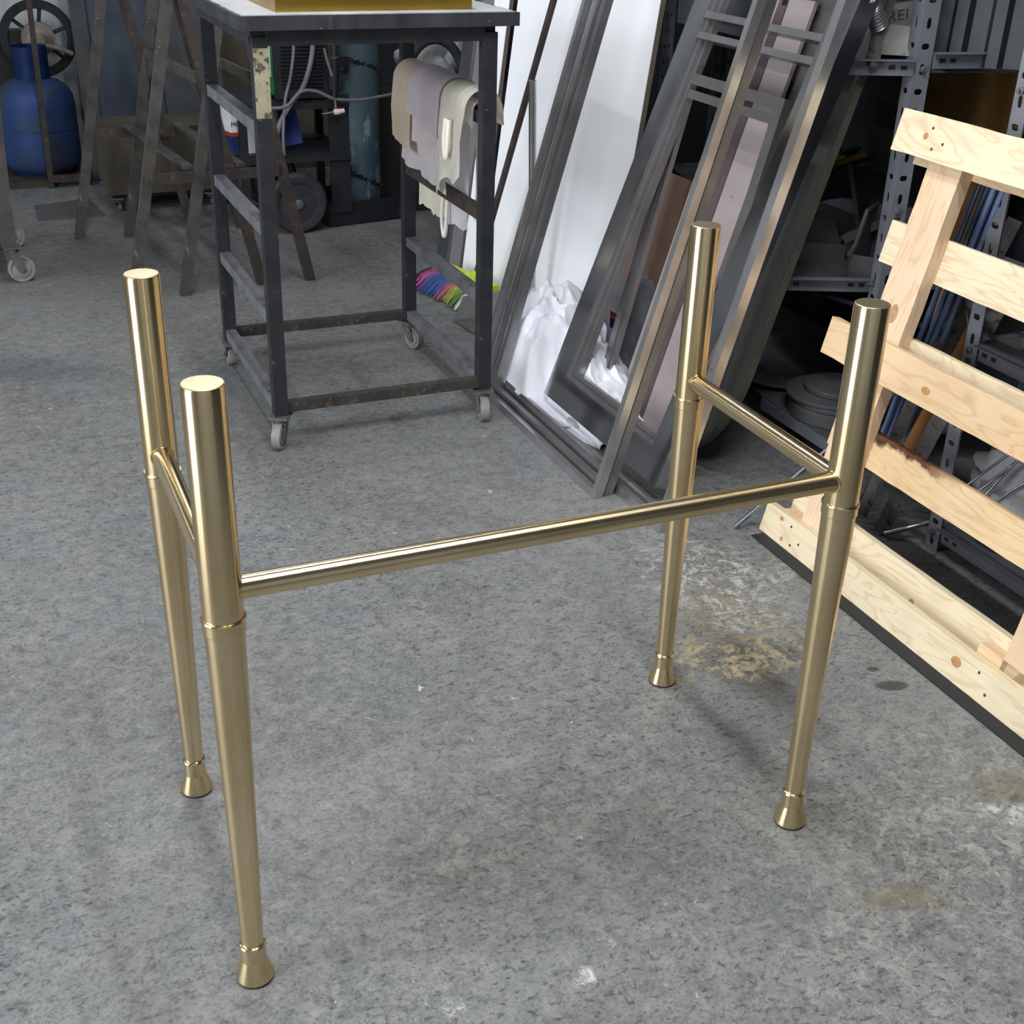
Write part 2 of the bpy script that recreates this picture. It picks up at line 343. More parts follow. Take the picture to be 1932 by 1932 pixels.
# ------------------------------------------------------------------ the room
def struct(name, a, b, m): return tag(obj(name, box(B(), a, b), m, smooth=0), kind='structure')
fb = B()
grid(fb, 4, 4, lambda a, b: V((-4 + 6.7 * a, -3 + 9.7 * b, 0)))
fl = obj('floor', fb, M['floor'], center=False, smooth=0); tag(fl, kind='structure')
wb = B(); box(wb, (-4, 6.62, 0), (.2, 6.75, 3.3)); box(wb, (1.7, 6.62, 0), (2.7, 6.75, 3.3)); box(wb, (.2, 6.62, 0), (1.7, 6.75, 2.15)); box(wb, (.2, 6.62, 3.15), (1.7, 6.75, 3.3))
tag(obj('wall_back', wb, M['wall'], smooth=0), kind='structure')
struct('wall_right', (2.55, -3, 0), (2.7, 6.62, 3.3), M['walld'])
struct('wall_front', (-4, -3.15, 0), (2.7, -3, 3.3), M['wall'])
struct('ceiling', (-4.15, -3.15, 3.3), (2.7, 6.75, 3.4), M['ceil'])
wl = B(); box(wl, (-4.1, 2.4, 0), (-4, 6.62, 3.3)); box(wl, (-4.1, -3, 0), (-4, -.1, 3.3)); box(wl, (-4.1, -.1, 2.8), (-4, 2.4, 3.3))
tag(obj('wall_left', wl, M['wall'], smooth=0), kind='structure')
for k, (x, y) in enumerate(LAMPS):
    t = thing('strip_lamp', ['white strip lamp over the left end of the brass stand', 'white strip lamp over the right end of the brass stand', 'white strip lamp over the work trolley', 'white strip lamp near the open door', 'white strip lamp over the open floor left of the trestles'][k], 'lamp', (x, y, 3.14), 'ceiling strip lamps')
    obj('housing', box(B(), (x - .08, y - .76, 3.14), (x + .08, y + .76, 3.2)), M['lampw'], t, bevel=.008)
    for s in (-1, 1): bar('hanger', (x, y + s * .5, 3.2), (x, y + s * .5, 3.3), .012, .012, M['lampw'], t)

# ------------------------------------------------------------------ brass stand
def brass_stand():
    t = thing('brass_stand', 'brushed brass console stand with four tapered legs and three rails', 'stand', (.6256, 1.462, 0))
    X0, X1, Y0, Y1 = .1994, 1.0518, 1.2554, 1.669
    for (x, y) in [(X0, Y0), (X0, Y1), (X1, Y1), (X1, Y0)]:
        T = Matrix.Translation((x, y, 0))
        prof = [(.0145, .056)] + [(.0145 + .0092 * k / 8, .056 + .494 * k / 8) for k in range(1, 9)] + [(.0237, .566), (.0237, .846), (.0228, .8492)]
        lg = obj('leg', lathe(B(), prof, 48), M['brass'], t, T, smooth=30)
        obj('top_cap', lathe(B(), [(.0222, .8465), (.0226, .8498), (.0218, .8503)], 48), M['brassc'], lg, T, smooth=20)
        obj('collar', lathe(B(), [(.0230, .5475), (.0247, .5478), (.0250, .5490), (.0250, .5625), (.0262, .5632), (.0264, .5650), (.0258, .5668), (.0236, .5672)], 48), M['brass'], lg, T, smooth=14)
        obj('foot', lathe(B(), [(.0249, .0035), (.0254, .005), (.0248, .008), (.0168, .0345), (.0166, .056), (.0178, .0575), (.0180, .0600), (.0168, .0625), (.0145, .0632)], 48), M['brass'], lg, T, smooth=14)
        obj('foot_pad', lathe(B(), [(.0235, 0), (.0243, .0006), (.0243, .0036)], 32), M['tyre'], lg, T)
    def rail(p, q):
        R = frame(p, q); L = (V(q) - V(p)).length
        Rz = R @ Matrix.Rotation(math.pi / 2, 4, 'Y')
        rl = obj('rail', lathe(B(), [(.0142, 0), (.0142, L)], 40), M['brass'], t, Rz, smooth=30)
        for a in (.0232, L - .0232):
            wb = B()
            pts = [V((.0152 * math.cos(k * math.pi / 12), .0152 * math.sin(k * math.pi / 12), a - (1 if a < L / 2 else -1) * .0052 * math.sin(k * math.pi / 12) ** 2)) for k in range(25)]
            sweep(wb, pts, .0016, 6); obj('weld_bead', wb, M['brass'], rl, Rz)
    rail((X0, Y0, .600), (X1, Y0, .600)); rail((X0, Y0, .595), (X0, Y1, .595)); rail((X1, Y0, .595), (X1, Y1, .595))
brass_stand()

# ------------------------------------------------------------------ casters
def caster(parent, top, zt, ang, r=.034, w=.022, name='caster'):
    """swivel caster under the point top; zt = height of the mounting plate"""
    R = Matrix.Translation((top[0], top[1], 0)) @ Matrix.Rotation(ang, 4, 'Z')
    c = obj(name, box(B(), (-.03, -.026, zt - .005), (.03, .026, zt)), M['caster'], parent, R, bevel=.001)
    f = B(); lathe(f, [(.020, zt - .020), (.022, zt - .012), (.017, zt - .005)], 16)
    off = .022
    for s in (-1, 1):
        A = R.inverted(); y = s * (w / 2 + .004)
        prism(f, [(-.018, zt - .018), (.018, zt - .018), (off + .012, r - .006), (off, r - .013), (off - .012, r - .006)], .003, Matrix(((1, 0, 0, 0), (0, 0, 1, y - .0015), (0, 1, 0, 0), (0, 0, 0, 1))))
    obj('fork', f, M['caster'], c, R, bevel=.0006)
    W = R @ Matrix.Translation((off, 0, r)) @ Matrix.Rotation(math.pi / 2, 4, 'X')
    obj('wheel', lathe(B(), [(.010, -w / 2), (r * .62, -w / 2), (r * .66, -w / 2 + .003), (r * .8, -w / 2 + .003), (r * .84, -w / 2), (r * .96, -w / 2), (r, -w / 2 + .004), (r, w / 2 - .004), (r * .96, w / 2), (r * .84, w / 2), (r * .8, w / 2 - .003), (r * .66, w / 2 - .003), (r * .62, w / 2), (.010, w / 2)], 28), M['wheel'], c, W)
    sweep_b = B(); sweep(sweep_b, [(0, 0, -w / 2 - .009), (0, 0, w / 2 + .009)], .005, 8); obj('axle_bolt', sweep_b, M['caster'], c, W)
    return c

# ------------------------------------------------------------------ work trolley with bench top
def work_trolley():
    t = thing('work_trolley', 'tall dark steel work trolley on casters with dusty bench top', 'trolley', (.925, 3.23, 0))
    xs, ys = (.655, 1.205), (2.945, 3.545); z0, zt = .085, .985
    for i, x in enumerate(xs):
        for j, y in enumerate(ys):
            p = bar('post', (x, y, z0), (x, y, zt), .034, .034, M['cart'], t, (0, 1, 0), .003)
            if (i, j) == (0, 0):
                obj('paint_patch', box(B(), (x - .0168, y - .0178, .812), (x + .0178, y + .01, .962)), M['cream'], p, bevel=.001)
            caster(t, (x, y), z0, [(-2.1, 1.5), (-1.75, -1.2)][i][j])
    for y, nm in ((ys[0], 'cart'), (ys[1], 'cart')):
        bar('top_rail', (xs[0] + .017, y, .985 - .018 + .016), (xs[1] - .017, y, .985 - .018 + .016), .034, .034, M['cart'], t)
        bar('bottom_rail', (xs[0] + .017, y, .105), (xs[1] - .017, y, .105), .026, .026, M['cartrust'], t)
    for k, z in enumerate((.785, .548, .333, .105)):
        bar('side_rail', (xs[0], ys[0] + .017, z), (xs[0], ys[1] - .017, z), .028, .028, M['shelfr'], t)
        bar('side_rail', (xs[1], ys[0] + .017, z), (xs[1], ys[1] - .017, z), .028, .028, M['rust'] if k == 1 else M['shelfr'] if k > 1 else M['cart'], t)
    for x in xs: bar('top_rail', (x, ys[0], .983), (x, ys[1], .983), .034, .034, M['cart'], t)
    sl = B(); nu = 60
    def edge(k, a): return .004 * noise.noise(V((k * 9.1, a * 23, 3.3)))
    pts = []
    x0, x1, y0, y1 = .605, 1.262, 2.898, 3.63
    for k in range(nu): pts.append((x0 + (x1 - x0) * k / nu, y0 + edge(1, k / nu * 3)))
    for k in range(nu): pts.append((x1 + edge(2, k / nu * 3), y0 + (y1 - y0) * k / nu))
    for k in range(nu): pts.append((x1 - (x1 - x0) * k / nu, y1))
    for k in range(nu): pts.append((x0 + edge(3, k / nu * 3), y1 - (y1 - y0) * k / nu))
    top = obj('bench_top', prism(sl, pts, .030, Matrix.Translation((0, 0, 1.0015))), M['slab'], t, smooth=30)
    obj('dust_layer', prism(B(), [(x + (.008 if x < .9 else -.010) , y + (.006 if y < 3.2 else -.01)) for x, y in pts], .0022, Matrix.Translation((0, 0, 1.0312))), M['carttop'], top, smooth=30)
work_trolley()
bx = thing('brass_tray', 'shallow polished brass tray on the dusty bench top', 'tray', (.93, 3.08, 1.0334))
for a, b in [((.70, 2.955, 1.0334), (1.166, 3.26, 1.037))]: obj('tray_base', box(B(), a, b), M['gold'], bx, bevel=.001)
for a, b in [((.70, 2.955, 1.037), (1.166, 2.957, 1.10)), ((.70, 3.258, 1.037), (1.166, 3.26, 1.10)), ((.70, 2.957, 1.037), (.702, 3.258, 1.10)), ((1.164, 2.957, 1.037), (1.166, 3.258, 1.10))]: obj('tray_side', box(B(), a, b), M['gold'], bx)

# rags over the right-hand side rails of the trolley
def rag(name, label, y0, y1, dl, dr, back, m, zr=.80, xr=1.205, th=.0028, seed=0, fold=.012, off=0, cut=0, cat='rag', nU=34, nV=44):
    """cloth over a rail along Y: hangs dl..dr on the aisle side (-X) and 'back' on the far side"""
    R = .017 + off
    def fn(a, b):
        y = y0 + (y1 - y0) * a
        front = dl + (dr - dl) * a + cut * noise.noise(V((a * (y1 - y0) * 14 + seed, 2.2, 1)))
        L = front + math.pi * R + back; s = b * L
        if s < front: d = front - s; x, z = xr - R, zr - .0 - d
        elif s < front + math.pi * R:
            an = (s - front) / R; x, z = xr - R * math.cos(an), zr + R * math.sin(an)
            d = 0
        else: d = s - front - math.pi * R; x, z = xr + R, zr - d
        k = min(1, d / .07)
        if s > front and d: z += cut * 1.4 * noise.noise(V((a * (y1 - y0) * 22 + seed, 5.5, 1))) * min(1, d / .2)
        q = a * (y1 - y0) / .05
        f = fold * k * (.55 + .45 * math.sin(q * 2.3 + seed * 3 + 2.2 * noise.noise(V((q * .35, b * 2, seed)))) + .8 * noise.noise(V((q * .7 + seed, b * 2.5, seed * 2.1))))
        x += (-f if s < front else f) - .004 * k
        y += .010 * noise.noise(V((b * 4, seed, a * 3))) * k
        z += .004 * noise.noise(V((a * 11, b * 3, seed + 5)))
        return V((x, y, z))
    return tag(obj(name, grid(B(), nU, nV, fn, th), m, smooth=60), label, cat, 'cotton rags on the trolley')
rag('rag', 'white cotton rag hanging lowest behind the other rags, below the second rail', 3.10, 3.27, .05, .06, .345, M['ragw'], seed=4, off=.001, cut=.02, fold=.007)
rag('rag', 'yellowish cream rag hanging under the second rail beside the far trolley post', 3.27, 3.50, .05, .05, .345, M['ragc'], seed=9, off=.002, cut=.015, fold=.006)
rag('rag', 'small white strip of cloth below the cream sleeve rag', 2.985, 3.075, .05, .05, .29, M['ragw'], seed=14, off=.003, cut=.03, fold=.007)
rag('rag', 'white rag bunched above the second rail under the pinkish rag', 3.12, 3.50, .235, .215, .03, M['ragw'], seed=21, off=.011, cut=.012, fold=.012)
rag('rag', 'pinkish rag with ragged hem between the tan and cream rags', 3.09, 3.47, .17, .14, .035, M['ragp'], seed=2, off=.024, cut=.018, fold=.006)
rag('rag', 'tan stained rag folded over the top rail beside the far trolley post', 3.36, 3.515, .180, .150, .035, M['ragt'], seed=5, off=.034, fold=.004)
rag('rag', 'lilac grey rag folded short over the middle of the top rail', 3.13, 3.37, .095, .065, .03, M['ragl'], seed=7, off=.040, fold=.003)
rag('rag', 'cream shirt sleeve rag hanging beside the near right trolley post', 2.965, 3.15, .15, .23, .035, M['ragc'], seed=11, off=.034, cut=.03, fold=.010)
for nm, lb, y, zt, zb, w, xl in (('cloth_loop', 'cream cloth loop dangling below the second rail', 3.245, .533, .42, .016, 1.206), ('cloth_loop', 'short cream cloth loop beside the shirt sleeve rag', 3.045, .77, .675, .010, 1.135)):
    b = B(); pts = smoothpath([(xl + .004, y + w, zt), (xl, y + w * 1.1, (zt + zb) / 2), (xl, y + w * .8, zb + .02), (xl, y, zb), (xl, y - w * .8, zb + .02), (xl, y - w * 1.1, (zt + zb) / 2), (xl + .004, y - w, zt)], 6)
    tag(obj(nm, sweep(b, pts, .0055, 8), M['ragc']), lb, 'rag', 'cloth loops on the trolley')

# ------------------------------------------------------------------ trestles
def trestle(fl_, fr_, rl_, rr_, zt, label):
    t = thing('trestle', label, 'trestle', ((fl_[0] + rr_[0]) / 2, (fl_[1] + rl_[1]) / 2, 0), 'pair of steel trestles')
    def A(l, r, nm):
        ap = V(((l[0] + r[0]) / 2, (l[1] + r[1]) / 2, zt))
        for s, f in ((-1, l), (1, r)):
            bar('leg', (f[0], f[1], 0), (ap.x + s * .012, ap.y, zt), .034, .034, M['trestle'] if s < 0 else M['rust'], t, (0, 1, 0), .002)
        k = .395 / zt
        a = V((l[0], l[1], 0)).lerp(ap, k); b = V((r[0], r[1], 0)).lerp(ap, k)
        bar('cross_bar', a + V((.012, -.02, 0)), b + V((-.012, -.02, 0)), .012, .034, M['rust'], t)
        return ap, (a + b) / 2
    a1, m1 = A(fl_, fr_, 'front'); a2, m2 = A(rl_, rr_, 'rear')
    bar('stretcher', m1 + V((0, 0, .025)), m2 + V((0, 0, .025)), .034, .012, M['trestle'], t)
    bar('top_beam', a1 + V((0, -.06, .02)), a2 + V((0, .06, .02)), .05, .04, M['trestle'], t)
    k = .68 / zt
    bar('side_brace', V((fr_[0], fr_[1], 0)).lerp(a1, k) + V((.02, 0, 0)), V((rr_[0], rr_[1], 0)).lerp(a2, k) + V((.02, 0, 0)), .010, .034, M['trestle'], t)
trestle((.479, 4.278), (.925, 4.322), (.396, 5.125), (.832, 5.12), .985, 'grimy steel trestle nearest the blue gas bottle')
trestle((.648, 4.278), (1.097, 4.321), (.577, 5.093), (1.02, 5.10), 1.015, 'rusty steel trestle nearest the welding machine')

# ------------------------------------------------------------------ left edge: trolley, gas bottle, flywheel press
def side_trolley():
    t = thing('steel_trolley', 'grimy steel trolley on casters cut by the left picture edge', 'trolley', (-.25, 4.75, 0))
    for x, y in ((.12, 4.60), (.12, 5.05), (-.55, 4.60), (-.55, 5.05)):
        bar('leg', (x, y, .125), (x + .02, y, .72), .05, .05, M['trestle'], t, (0, 1, 0), .003)
        caster(t, (x + .01, y), .125, .15, .045, .026)
    for z in (.14, .70):
        for y in (4.60, 5.05): bar('rail', (-.53, y, z), (.10, y, z), .04, .04, M['black'], t)
        for x in (.12, -.55): bar('rail', (x, 4.63, z), (x, 5.03, z), .04, .04, M['black'], t)
    bar('shelf_board', (-.215, 4.58, .735), (-.215, 5.09, .735), .75, .02, M['black'], t)
side_trolley()
def gas_bottle():
    t = thing('gas_bottle', 'squat blue gas bottle with protective collar near the left wall', 'gas bottle', (.37, 6.215, .03))
    T = Matrix.Translation((.37, 6.215, .0305))
    prof = [(.12, 0), (.125, .012), (.145, .02), (.162, .05), (.166, .09), (.166, .30), (.160, .34), (.143, .372), (.11, .398), (.076, .41), (.04, .415)]
    body = obj('body', lathe(B(), prof, 40), M['bluedark'], t, T, smooth=60)
    obj('weld_seam', lathe(B(), [(.165, .198), (.1682, .2), (.1682, .206), (.165, .208)], 40, None, False), M['blue'], body, T)
    c = B(); n = 40
    def P(a, b):
        an = 2 * math.pi * a; hb = .404 if abs(an - 4.9) > .12 else .42
        return V((.074 * math.cos(an), .074 * math.sin(an), hb + b * (.545 - hb)))
    grid(c, n, 4, P, .004); obj('collar', c, M['blue'], t, T)
    obj('valve', lathe(B(), [(.018, .41), (.018, .45), (.03, .452), (.03, .47), (.012, .475), (.012, .50)], 16), M['bronze'], t, T)
gas_bottle()
def bottle_trolley():
    t = thing('bottle_trolley', 'low bottle trolley with an upright bar under the blue gas bottle', 'trolley', (.37, 6.2, 0))
    obj('base_plate', box(B(), (.19, 6.03, 0), (.555, 6.40, .03)), M['rust'], t, bevel=.003)
    bar('upright_bar', (.374, 6.015, .0), (.392, 6.015, 1.25), .022, .022, M['rust'], t, (0, 1, 0))
    bar('toe_bar', (.374, 6.012, .04), (.545, 6.012, .04), .025, .03, M['rust'], t)
bottle_trolley()
fs = B(); prism(fs, [(.275, 5.685), (.268, 5.43), (.535, 5.437), (.50, 5.75)], .004, Matrix.Translation((0, 0, .001)))
tag(obj('floor_sheet', fs, M['zinc']), 'loose grey sheet metal offcut lying on the floor by the gas bottle', 'sheet metal')
def flywheel_press():
    t = thing('flywheel_press', 'black cast iron press with a large spoked flywheel behind the gas bottle', 'machine', (.3, 6.45, 0))
    b = B(); box(b, (.0, 6.40, 0), (.33, 6.58, .56)); obj('body', b, M['iron'], t, bevel=.02)
    obj('frame_arm', box(B(), (.0, 6.36, .56), (.36, 6.46, .62)), M['iron'], t, bevel=.008)
    T = Matrix.Translation((.425, 6.37, .585)) @ Matrix.Rotation(math.pi / 2, 4, 'X')
    w = obj('flywheel', lathe(B(), [(.128, -.018), (.160, -.018), (.164, -.012), (.164, .012), (.160, .018), (.128, .018), (.126, .01), (.126, -.01), (.128, -.018)], 56, T, False), M['iron'], t, smooth=40)
    for k in range(6):
        a = k * math.pi / 3 + .35; d = V((math.cos(a), 0, math.sin(a))); c = V((.425, 6.37, .585))
        bar('spoke', c + d * .05, c + d * .13, .016, .018, M['iron'], w, (0, 1, 0))
    obj('hub', lathe(B(), [(.03, -.035), (.032, -.03), (.055, -.022), (.072, -.02), (.074, .0), (.03, .03)], 36, T @ Matrix.Rotation(math.pi, 4, 'X')), M['hub'], w)
    s = B(); sweep(s, [(.425, 6.30, .585), (.425, 6.56, .585)], .025, 14); obj('axle', s, M['hub'], t)
    h = B(); sweep(h, smoothpath([(.43, 6.31, .565), (.50, 6.30, .55), (.56, 6.30, .525)], 4), .011, 8); obj('crank_handle', h, M['hub'], t)
flywheel_press()
def leaning_sheet(name, label, x0, x1, yb, yt, z, m, th=.006, cat='sheet metal', tilt=0):
    Mx = axes((x0, yb, .001), (1, tilt, 0), V((0, -z, (yt - yb))))
    L = math.hypot(z, yt - yb)
    b = B(); box(b, (0, 0, 0), (x1 - x0, L, th)); return tag(obj(name, b, m, None, Mx, bevel=.0008), label, cat)
def sheet(name, label, x0, x1, yb, yt, z, m, th=.005, cat='sheet metal', grp=None):
    """upright sheet that leans back from (y=yb, floor) to (y=yt, height z)"""
    x = V((1, 0, 0)); yv = V((0, yt - yb, z)).normalized(); n = x.cross(yv)
    Mx = Matrix(((x.x, yv.x, n.x, x0), (x.y, yv.y, n.y, yb), (x.z, yv.z, n.z, 0.003), (0, 0, 0, 1)))
    return tag(obj(name, box(B(), (0, 0, -th), (x1 - x0, math.hypot(yt - yb, z), 0)), m, None, Mx, bevel=.0008), label, cat, grp)
G = 'metal sheets leaning on the back wall'
sheet('leaning_sheet', 'narrow grey steel sheet leaning behind the flywheel', .565, .80, 6.10, 6.50, 1.6, M['greys'], grp=G)
sheet('leaning_sheet', 'dark blue sheet with pale scuffs leaning behind the trestles', .635, .93, 6.02, 6.42, 1.5, M['navys'], grp=G)
sheet('leaning_sheet', 'dark grey sheet leaning between the blue sheet and the welding machine', .915, 1.18, 5.97, 6.38, 1.5, M['greys'], grp=G)
sheet('leaning_sheet', 'wide brownish sheet added to darken the wall behind the gas cylinder', 1.15, 1.78, 6.12, 6.45, 1.7, M['browns'], grp=G)  # added to darken the back wall behind the welding cart
sheet('leaning_sheet', 'black sheet added to darken the back corner', 1.76, 2.50, 6.2, 6.5, 1.7, M['black'], grp=G)  # added as well, its black darkens the rest of the back wall
def low_cabinet():
    t = thing('low_cabinet', 'brown scratched steel cabinet on small casters below the blue sheet', 'cabinet', (.78, 5.66, 0))
    obj('body', box(B(), (.565, 5.47, .075), (1.02, 5.85, .325)), M['browns'], t, bevel=.006)
    obj('base_frame', box(B(), (.58, 5.485, .06), (1.005, 5.84, .075)), M['black'], t)
    for x in (.60, .985):
        for y in (5.50, 5.82): caster(t, (x, y), .06, 1.2, .022, .016)
low_cabinet()

# ------------------------------------------------------------------ welding machine, its cart, the gas cylinder
def weld_cart():
    t = thing('welding_cart', 'black two wheeled cart carrying the welding machine and gas cylinder', 'cart', (1.35, 5.15, 0))
    for y in (4.985, 5.40):
        bar('shelf_rail', (1.02, y, .285), (1.45, y, .285), .03, .025, M['black'], t)
        bar('shelf_rail', (1.02, y, .485), (1.45, y, .485), .03, .025, M['black'], t)
    for x in (1.04, 1.43):
        for z in (.285, .485): bar('shelf_rail', (x, 5.0, z), (x, 5.385, z), .03, .025, M['black'], t)
    for x, y in ((1.03, 4.99), (1.03, 5.40)): bar('upright', (x, y, .03), (x, y, .50), .03, .03, M['black'], t, (0, 1, 0))
    obj('upright_plate', box(B(), (1.372, 4.985, .06), (1.452, 5.0, .52)), M['black'], t, bevel=.002)
    bar('upright', (1.44, 5.40, .03), (1.44, 5.40, .50), .03, .03, M['black'], t, (0, 1, 0))
    obj('shelf_panel', box(B(), (1.03, 4.99, .495), (1.45, 5.40, .501)), M['black'], t)
    obj('shelf_panel', box(B(), (1.03, 4.99, .295), (1.45, 5.40, .301)), M['black'], t)
    tr = B(); Mx = Matrix.Rotation(.18, 4, 'Z')
    o = V((1.36, 4.985, 0))
    for a, b in [((0, 0, .005), (.33, .008, .095)), ((0, .30, .005), (.33, .308, .095)), ((0, .008, .005), (.008, .30, .095)), ((.322, .008, .005), (.33, .30, .095)), ((.008, .008, .03), (.322, .30, .038))]:
        box(tr, a, b, Matrix.Translation(o) @ Mx)
    obj('cylinder_tray', tr, M['black'], t)
    for z, dy in ((.615, 0), (.185, 0)): obj('cylinder_bracket', box(B(), (1.445, 5.16, z - .02), (1.51, 5.18, z + .02)), M['black'], t, bevel=.002)
    for y in (4.955, 5.435):
        T = Matrix.Translation((1.222, y, .119)) @ Matrix.Rotation(math.pi / 2, 4, 'X')
        ty = obj('wheel', lathe(B(), [(.075, -.018), (.082, -.024), (.108, -.025), (.116, -.018), (.119, -.008), (.119, .008), (.116, .018), (.108, .025), (.082, .024), (.075, .018)], 44), M['tyre'], t, T)
        obj('wheel_disc', lathe(B(), [(.02, -.012), (.05, -.010), (.070, -.016), (.0755, -.016), (.0755, .016), (.07, .016), (.05, .010), (.02, .012)], 36), M['iron'], ty, T)
        obj('hub_cap', lathe(B(), [(.012, -.03), (.018, -.028), (.018, .028), (.012, .03)], 20), M['caster'], ty, T)
    s = B(); sweep(s, [(1.222, 4.96, .119), (1.222, 5.43, .119)], .011, 10); obj('axle', s, M['black'], t)
weld_cart()
def welder():
    t = thing('welding_machine', 'green and black welding machine with louvred front on the cart', 'welding machine', (1.28, 5.22, .501))
    x0, x1, y0, y1, z0, z1 = 1.165, 1.385, 5.01, 5.40, .512, .93
    body = obj('body', box(B(), (x0 + .006, y0 + .006, z0), (x1 - .006, y1, z1)), M['wblack'], t, bevel=.008)
    obj('front_bezel', box(B(), (x0 + .002, y0 - .012, z0 - .004), (x1 - .002, y0 + .006, z1 + .004)), M['wblack'], body, bevel=.006)
    for s, x in ((0, x0), (1, x1 - .006)):
        obj('side_panel', box(B(), (x, y0 + .014, z0 + .012), (x + .006, y1 - .01, z1 - .01)), M['green'], t, bevel=.002)
    st = obj('sticker', box(B(), (x0 - .0012, y0 + .035, .585), (x0 + .0002, y0 + .085, .735)), M['paper'], t)
    text('sticker_lettering', 'COOL 250', .022, axes((x0 - .0016, y0 + .060, .660), (0, 0, -1), (-1, 0, 0)), M['letter'], st)
    text('logo', 'LEO', .055, axes((x0 - .0008, y0 + .135, .675), (0, 0, 1), (-1, 0, 0)), M['paper'], t)
    for k in range(13):
        z = .555 + k * .0135
        bar('louvre', (x0 + .03, y0 - .014, z), (x1 - .03, y0 - .014, z), .012, .006, M['wblack'], t, V((0, -.6, .8)), .001)
    obj('trim_strip', box(B(), (x0 + .028, y0 - .0145, .738), (x1 - .028, y0 - .011, .744)), M['hose'], t)
    for x in (x0 + .05, x0 + .12):
        obj('socket', lathe(B(), [(.012, 0), (.016, .004), (.016, .02), (.010, .022)], 16, axes((x, y0 - .012, .79), (1, 0, 0), (0, -1, 0))), M['caster'], t)
    text('panel_mark', 'o-', .03, axes((x0 + .16, y0 - .0125, .757), (1, 0, 0), (0, -1, 0)), M['hose'], t)
    for x in (x0 + .03, x1 - .03):
        for y in (y0 + .03, y1 - .03): obj('foot', box(B(), (x - .012, y - .012, .5015), (x + .012, y + .012, .513)), M['tyre'], t)
welder()
def hose(label, pts, r, m=None, name='hose'): return tag(obj(name, sweep(B(), smoothpath(pts, 8), r, 8), m or M['hose']), label, 'hose', 'welding hoses')
hose('thick grey hose looping in front of the welding machine', [(1.31, 4.985, .80), (1.312, 4.96, .72), (1.296, 4.95, .64), (1.26, 4.945, .555), (1.21, 4.94, .50), (1.165, 4.94, .43), (1.145, 4.945, .36)], .0095)
hose('thin grey hose hanging down the louvres of the welding machine', [(1.235, 4.985, .77), (1.236, 4.955, .70), (1.215, 4.94, .60), (1.19, 4.935, .52), (1.175, 4.935, .40), (1.175, 4.94, .31)], .006)
hose('grey cable running from the welding machine across the blue cylinder', [(1.10, 4.95, .495), (1.15, 4.935, .488), (1.20, 4.93, .50), (1.25, 4.93, .545), (1.31, 4.93, .545), (1.38, 4.93, .515), (1.48, 4.94, .505), (1.60, 4.96, .515), (1.72, 5.02, .52)], .006)
def torch():
    t = thing('welding_torch', 'black welding torch with pink nozzle hanging beside the louvred front', 'torch', (1.385, 4.93, .46))
    obj('handle', sweep(B(), [(1.388, 4.935, .80), (1.389, 4.935, .70), (1.387, 4.932, .672), (1.386, 4.93, .66), (1.384, 4.93, .60), (1.383, 4.93, .56), (1.383, 4.93, .52)], [.012, .014, .017, .013, .015, .0125, .010], 14), M['cable'], t)
    obj('ferrule', sweep(B(), [(1.388, 4.933, .672), (1.388, 4.933, .664)], .0172, 14), M['caster'], t)
    obj('neck', sweep(B(), smoothpath([(1.383, 4.93, .525), (1.384, 4.93, .49), (1.386, 4.929, .472)], 4), .006, 10), M['caster'], t)
    obj('nozzle', sweep(B(), [(1.375, 4.928, .466), (1.392, 4.926, .466), (1.400, 4.925, .468), (1.416, 4.924, .470)], [.011, .012, .0095, .009], 14), M['pink'], t)
    obj('electrode', sweep(B(), [(1.376, 4.928, .466), (1.34, 4.928, .461), (1.325, 4.928, .461)], [.004, .003, .001], 6), M['caster'], t)
    obj('lever', sweep(B(), [(1.372, 4.92, .60), (1.352, 4.92, .665), (1.345, 4.92, .70)], .005, 8), M['hose'], t)
torch()
def cylinder():
    t = thing('gas_cylinder', 'tall flaking blue gas cylinder chained on the black cart', 'gas cylinder', (1.575, 5.27, .04))
    T = Matrix.Translation((1.575, 5.27, .0395))
    obj('shell', lathe(B(), [(.078, 0), (.088, .01), (.089, .03), (.089, 1.05), (.082, 1.10), (.055, 1.15), (.03, 1.17)], 40), M['teal'], t, T, smooth=60)
    obj('neck_ring', lathe(B(), [(.034, 1.165), (.036, 1.17), (.036, 1.20), (.03, 1.205)], 24), M['iron'], t, T)
    obj('blue_band', lathe(B(), [(.0892, .70), (.0897, .702), (.0897, .86), (.0892, .862)], 40, None, False), M['blue'], t, T)
cylinder()
def chain(label, a, b, sag, n):
    bm = B(); a, b = V(a), V(b)
    for k in range(n):
        t0, t1 = k / n, (k + 1) / n
        p = a.lerp(b, t0) - V((0, 0, sag * 4 * t0 * (1 - t0))); q = a.lerp(b, t1) - V((0, 0, sag * 4 * t1 * (1 - t1)))
        d = (q - p).normalized(); up = V((0, 1, 0)) if k % 2 else V((0, 0, 1)); y = up.cross(d).normalized(); L = (q - p).length * .72; c = (p + q) / 2
        pts = [c + d * (L * math.cos(s * math.pi / 5)) + y * (.0065 * math.sin(s * math.pi / 5)) for s in range(11)]
        sweep(bm, pts, .0024, 5)
    tag(obj('chain', bm, M['iron']), label, 'chain', 'chains round the gas cylinder')
chain('upper chain slung across the blue gas cylinder', (1.50, 5.17, .63), (1.69, 5.20, .575), .004, 13)
chain('lower chain slung across the foot of the blue gas cylinder', (1.50, 5.17, .185), (1.69, 5.20, .10), .010, 13)
tag(bar('blue_board', (1.262, 5.16, .302), (1.235, 5.20, .49), .09, .012, M['bluer'], None, (0, 1, 0)), 'royal blue plastic panel standing under the welding machine', 'panel')
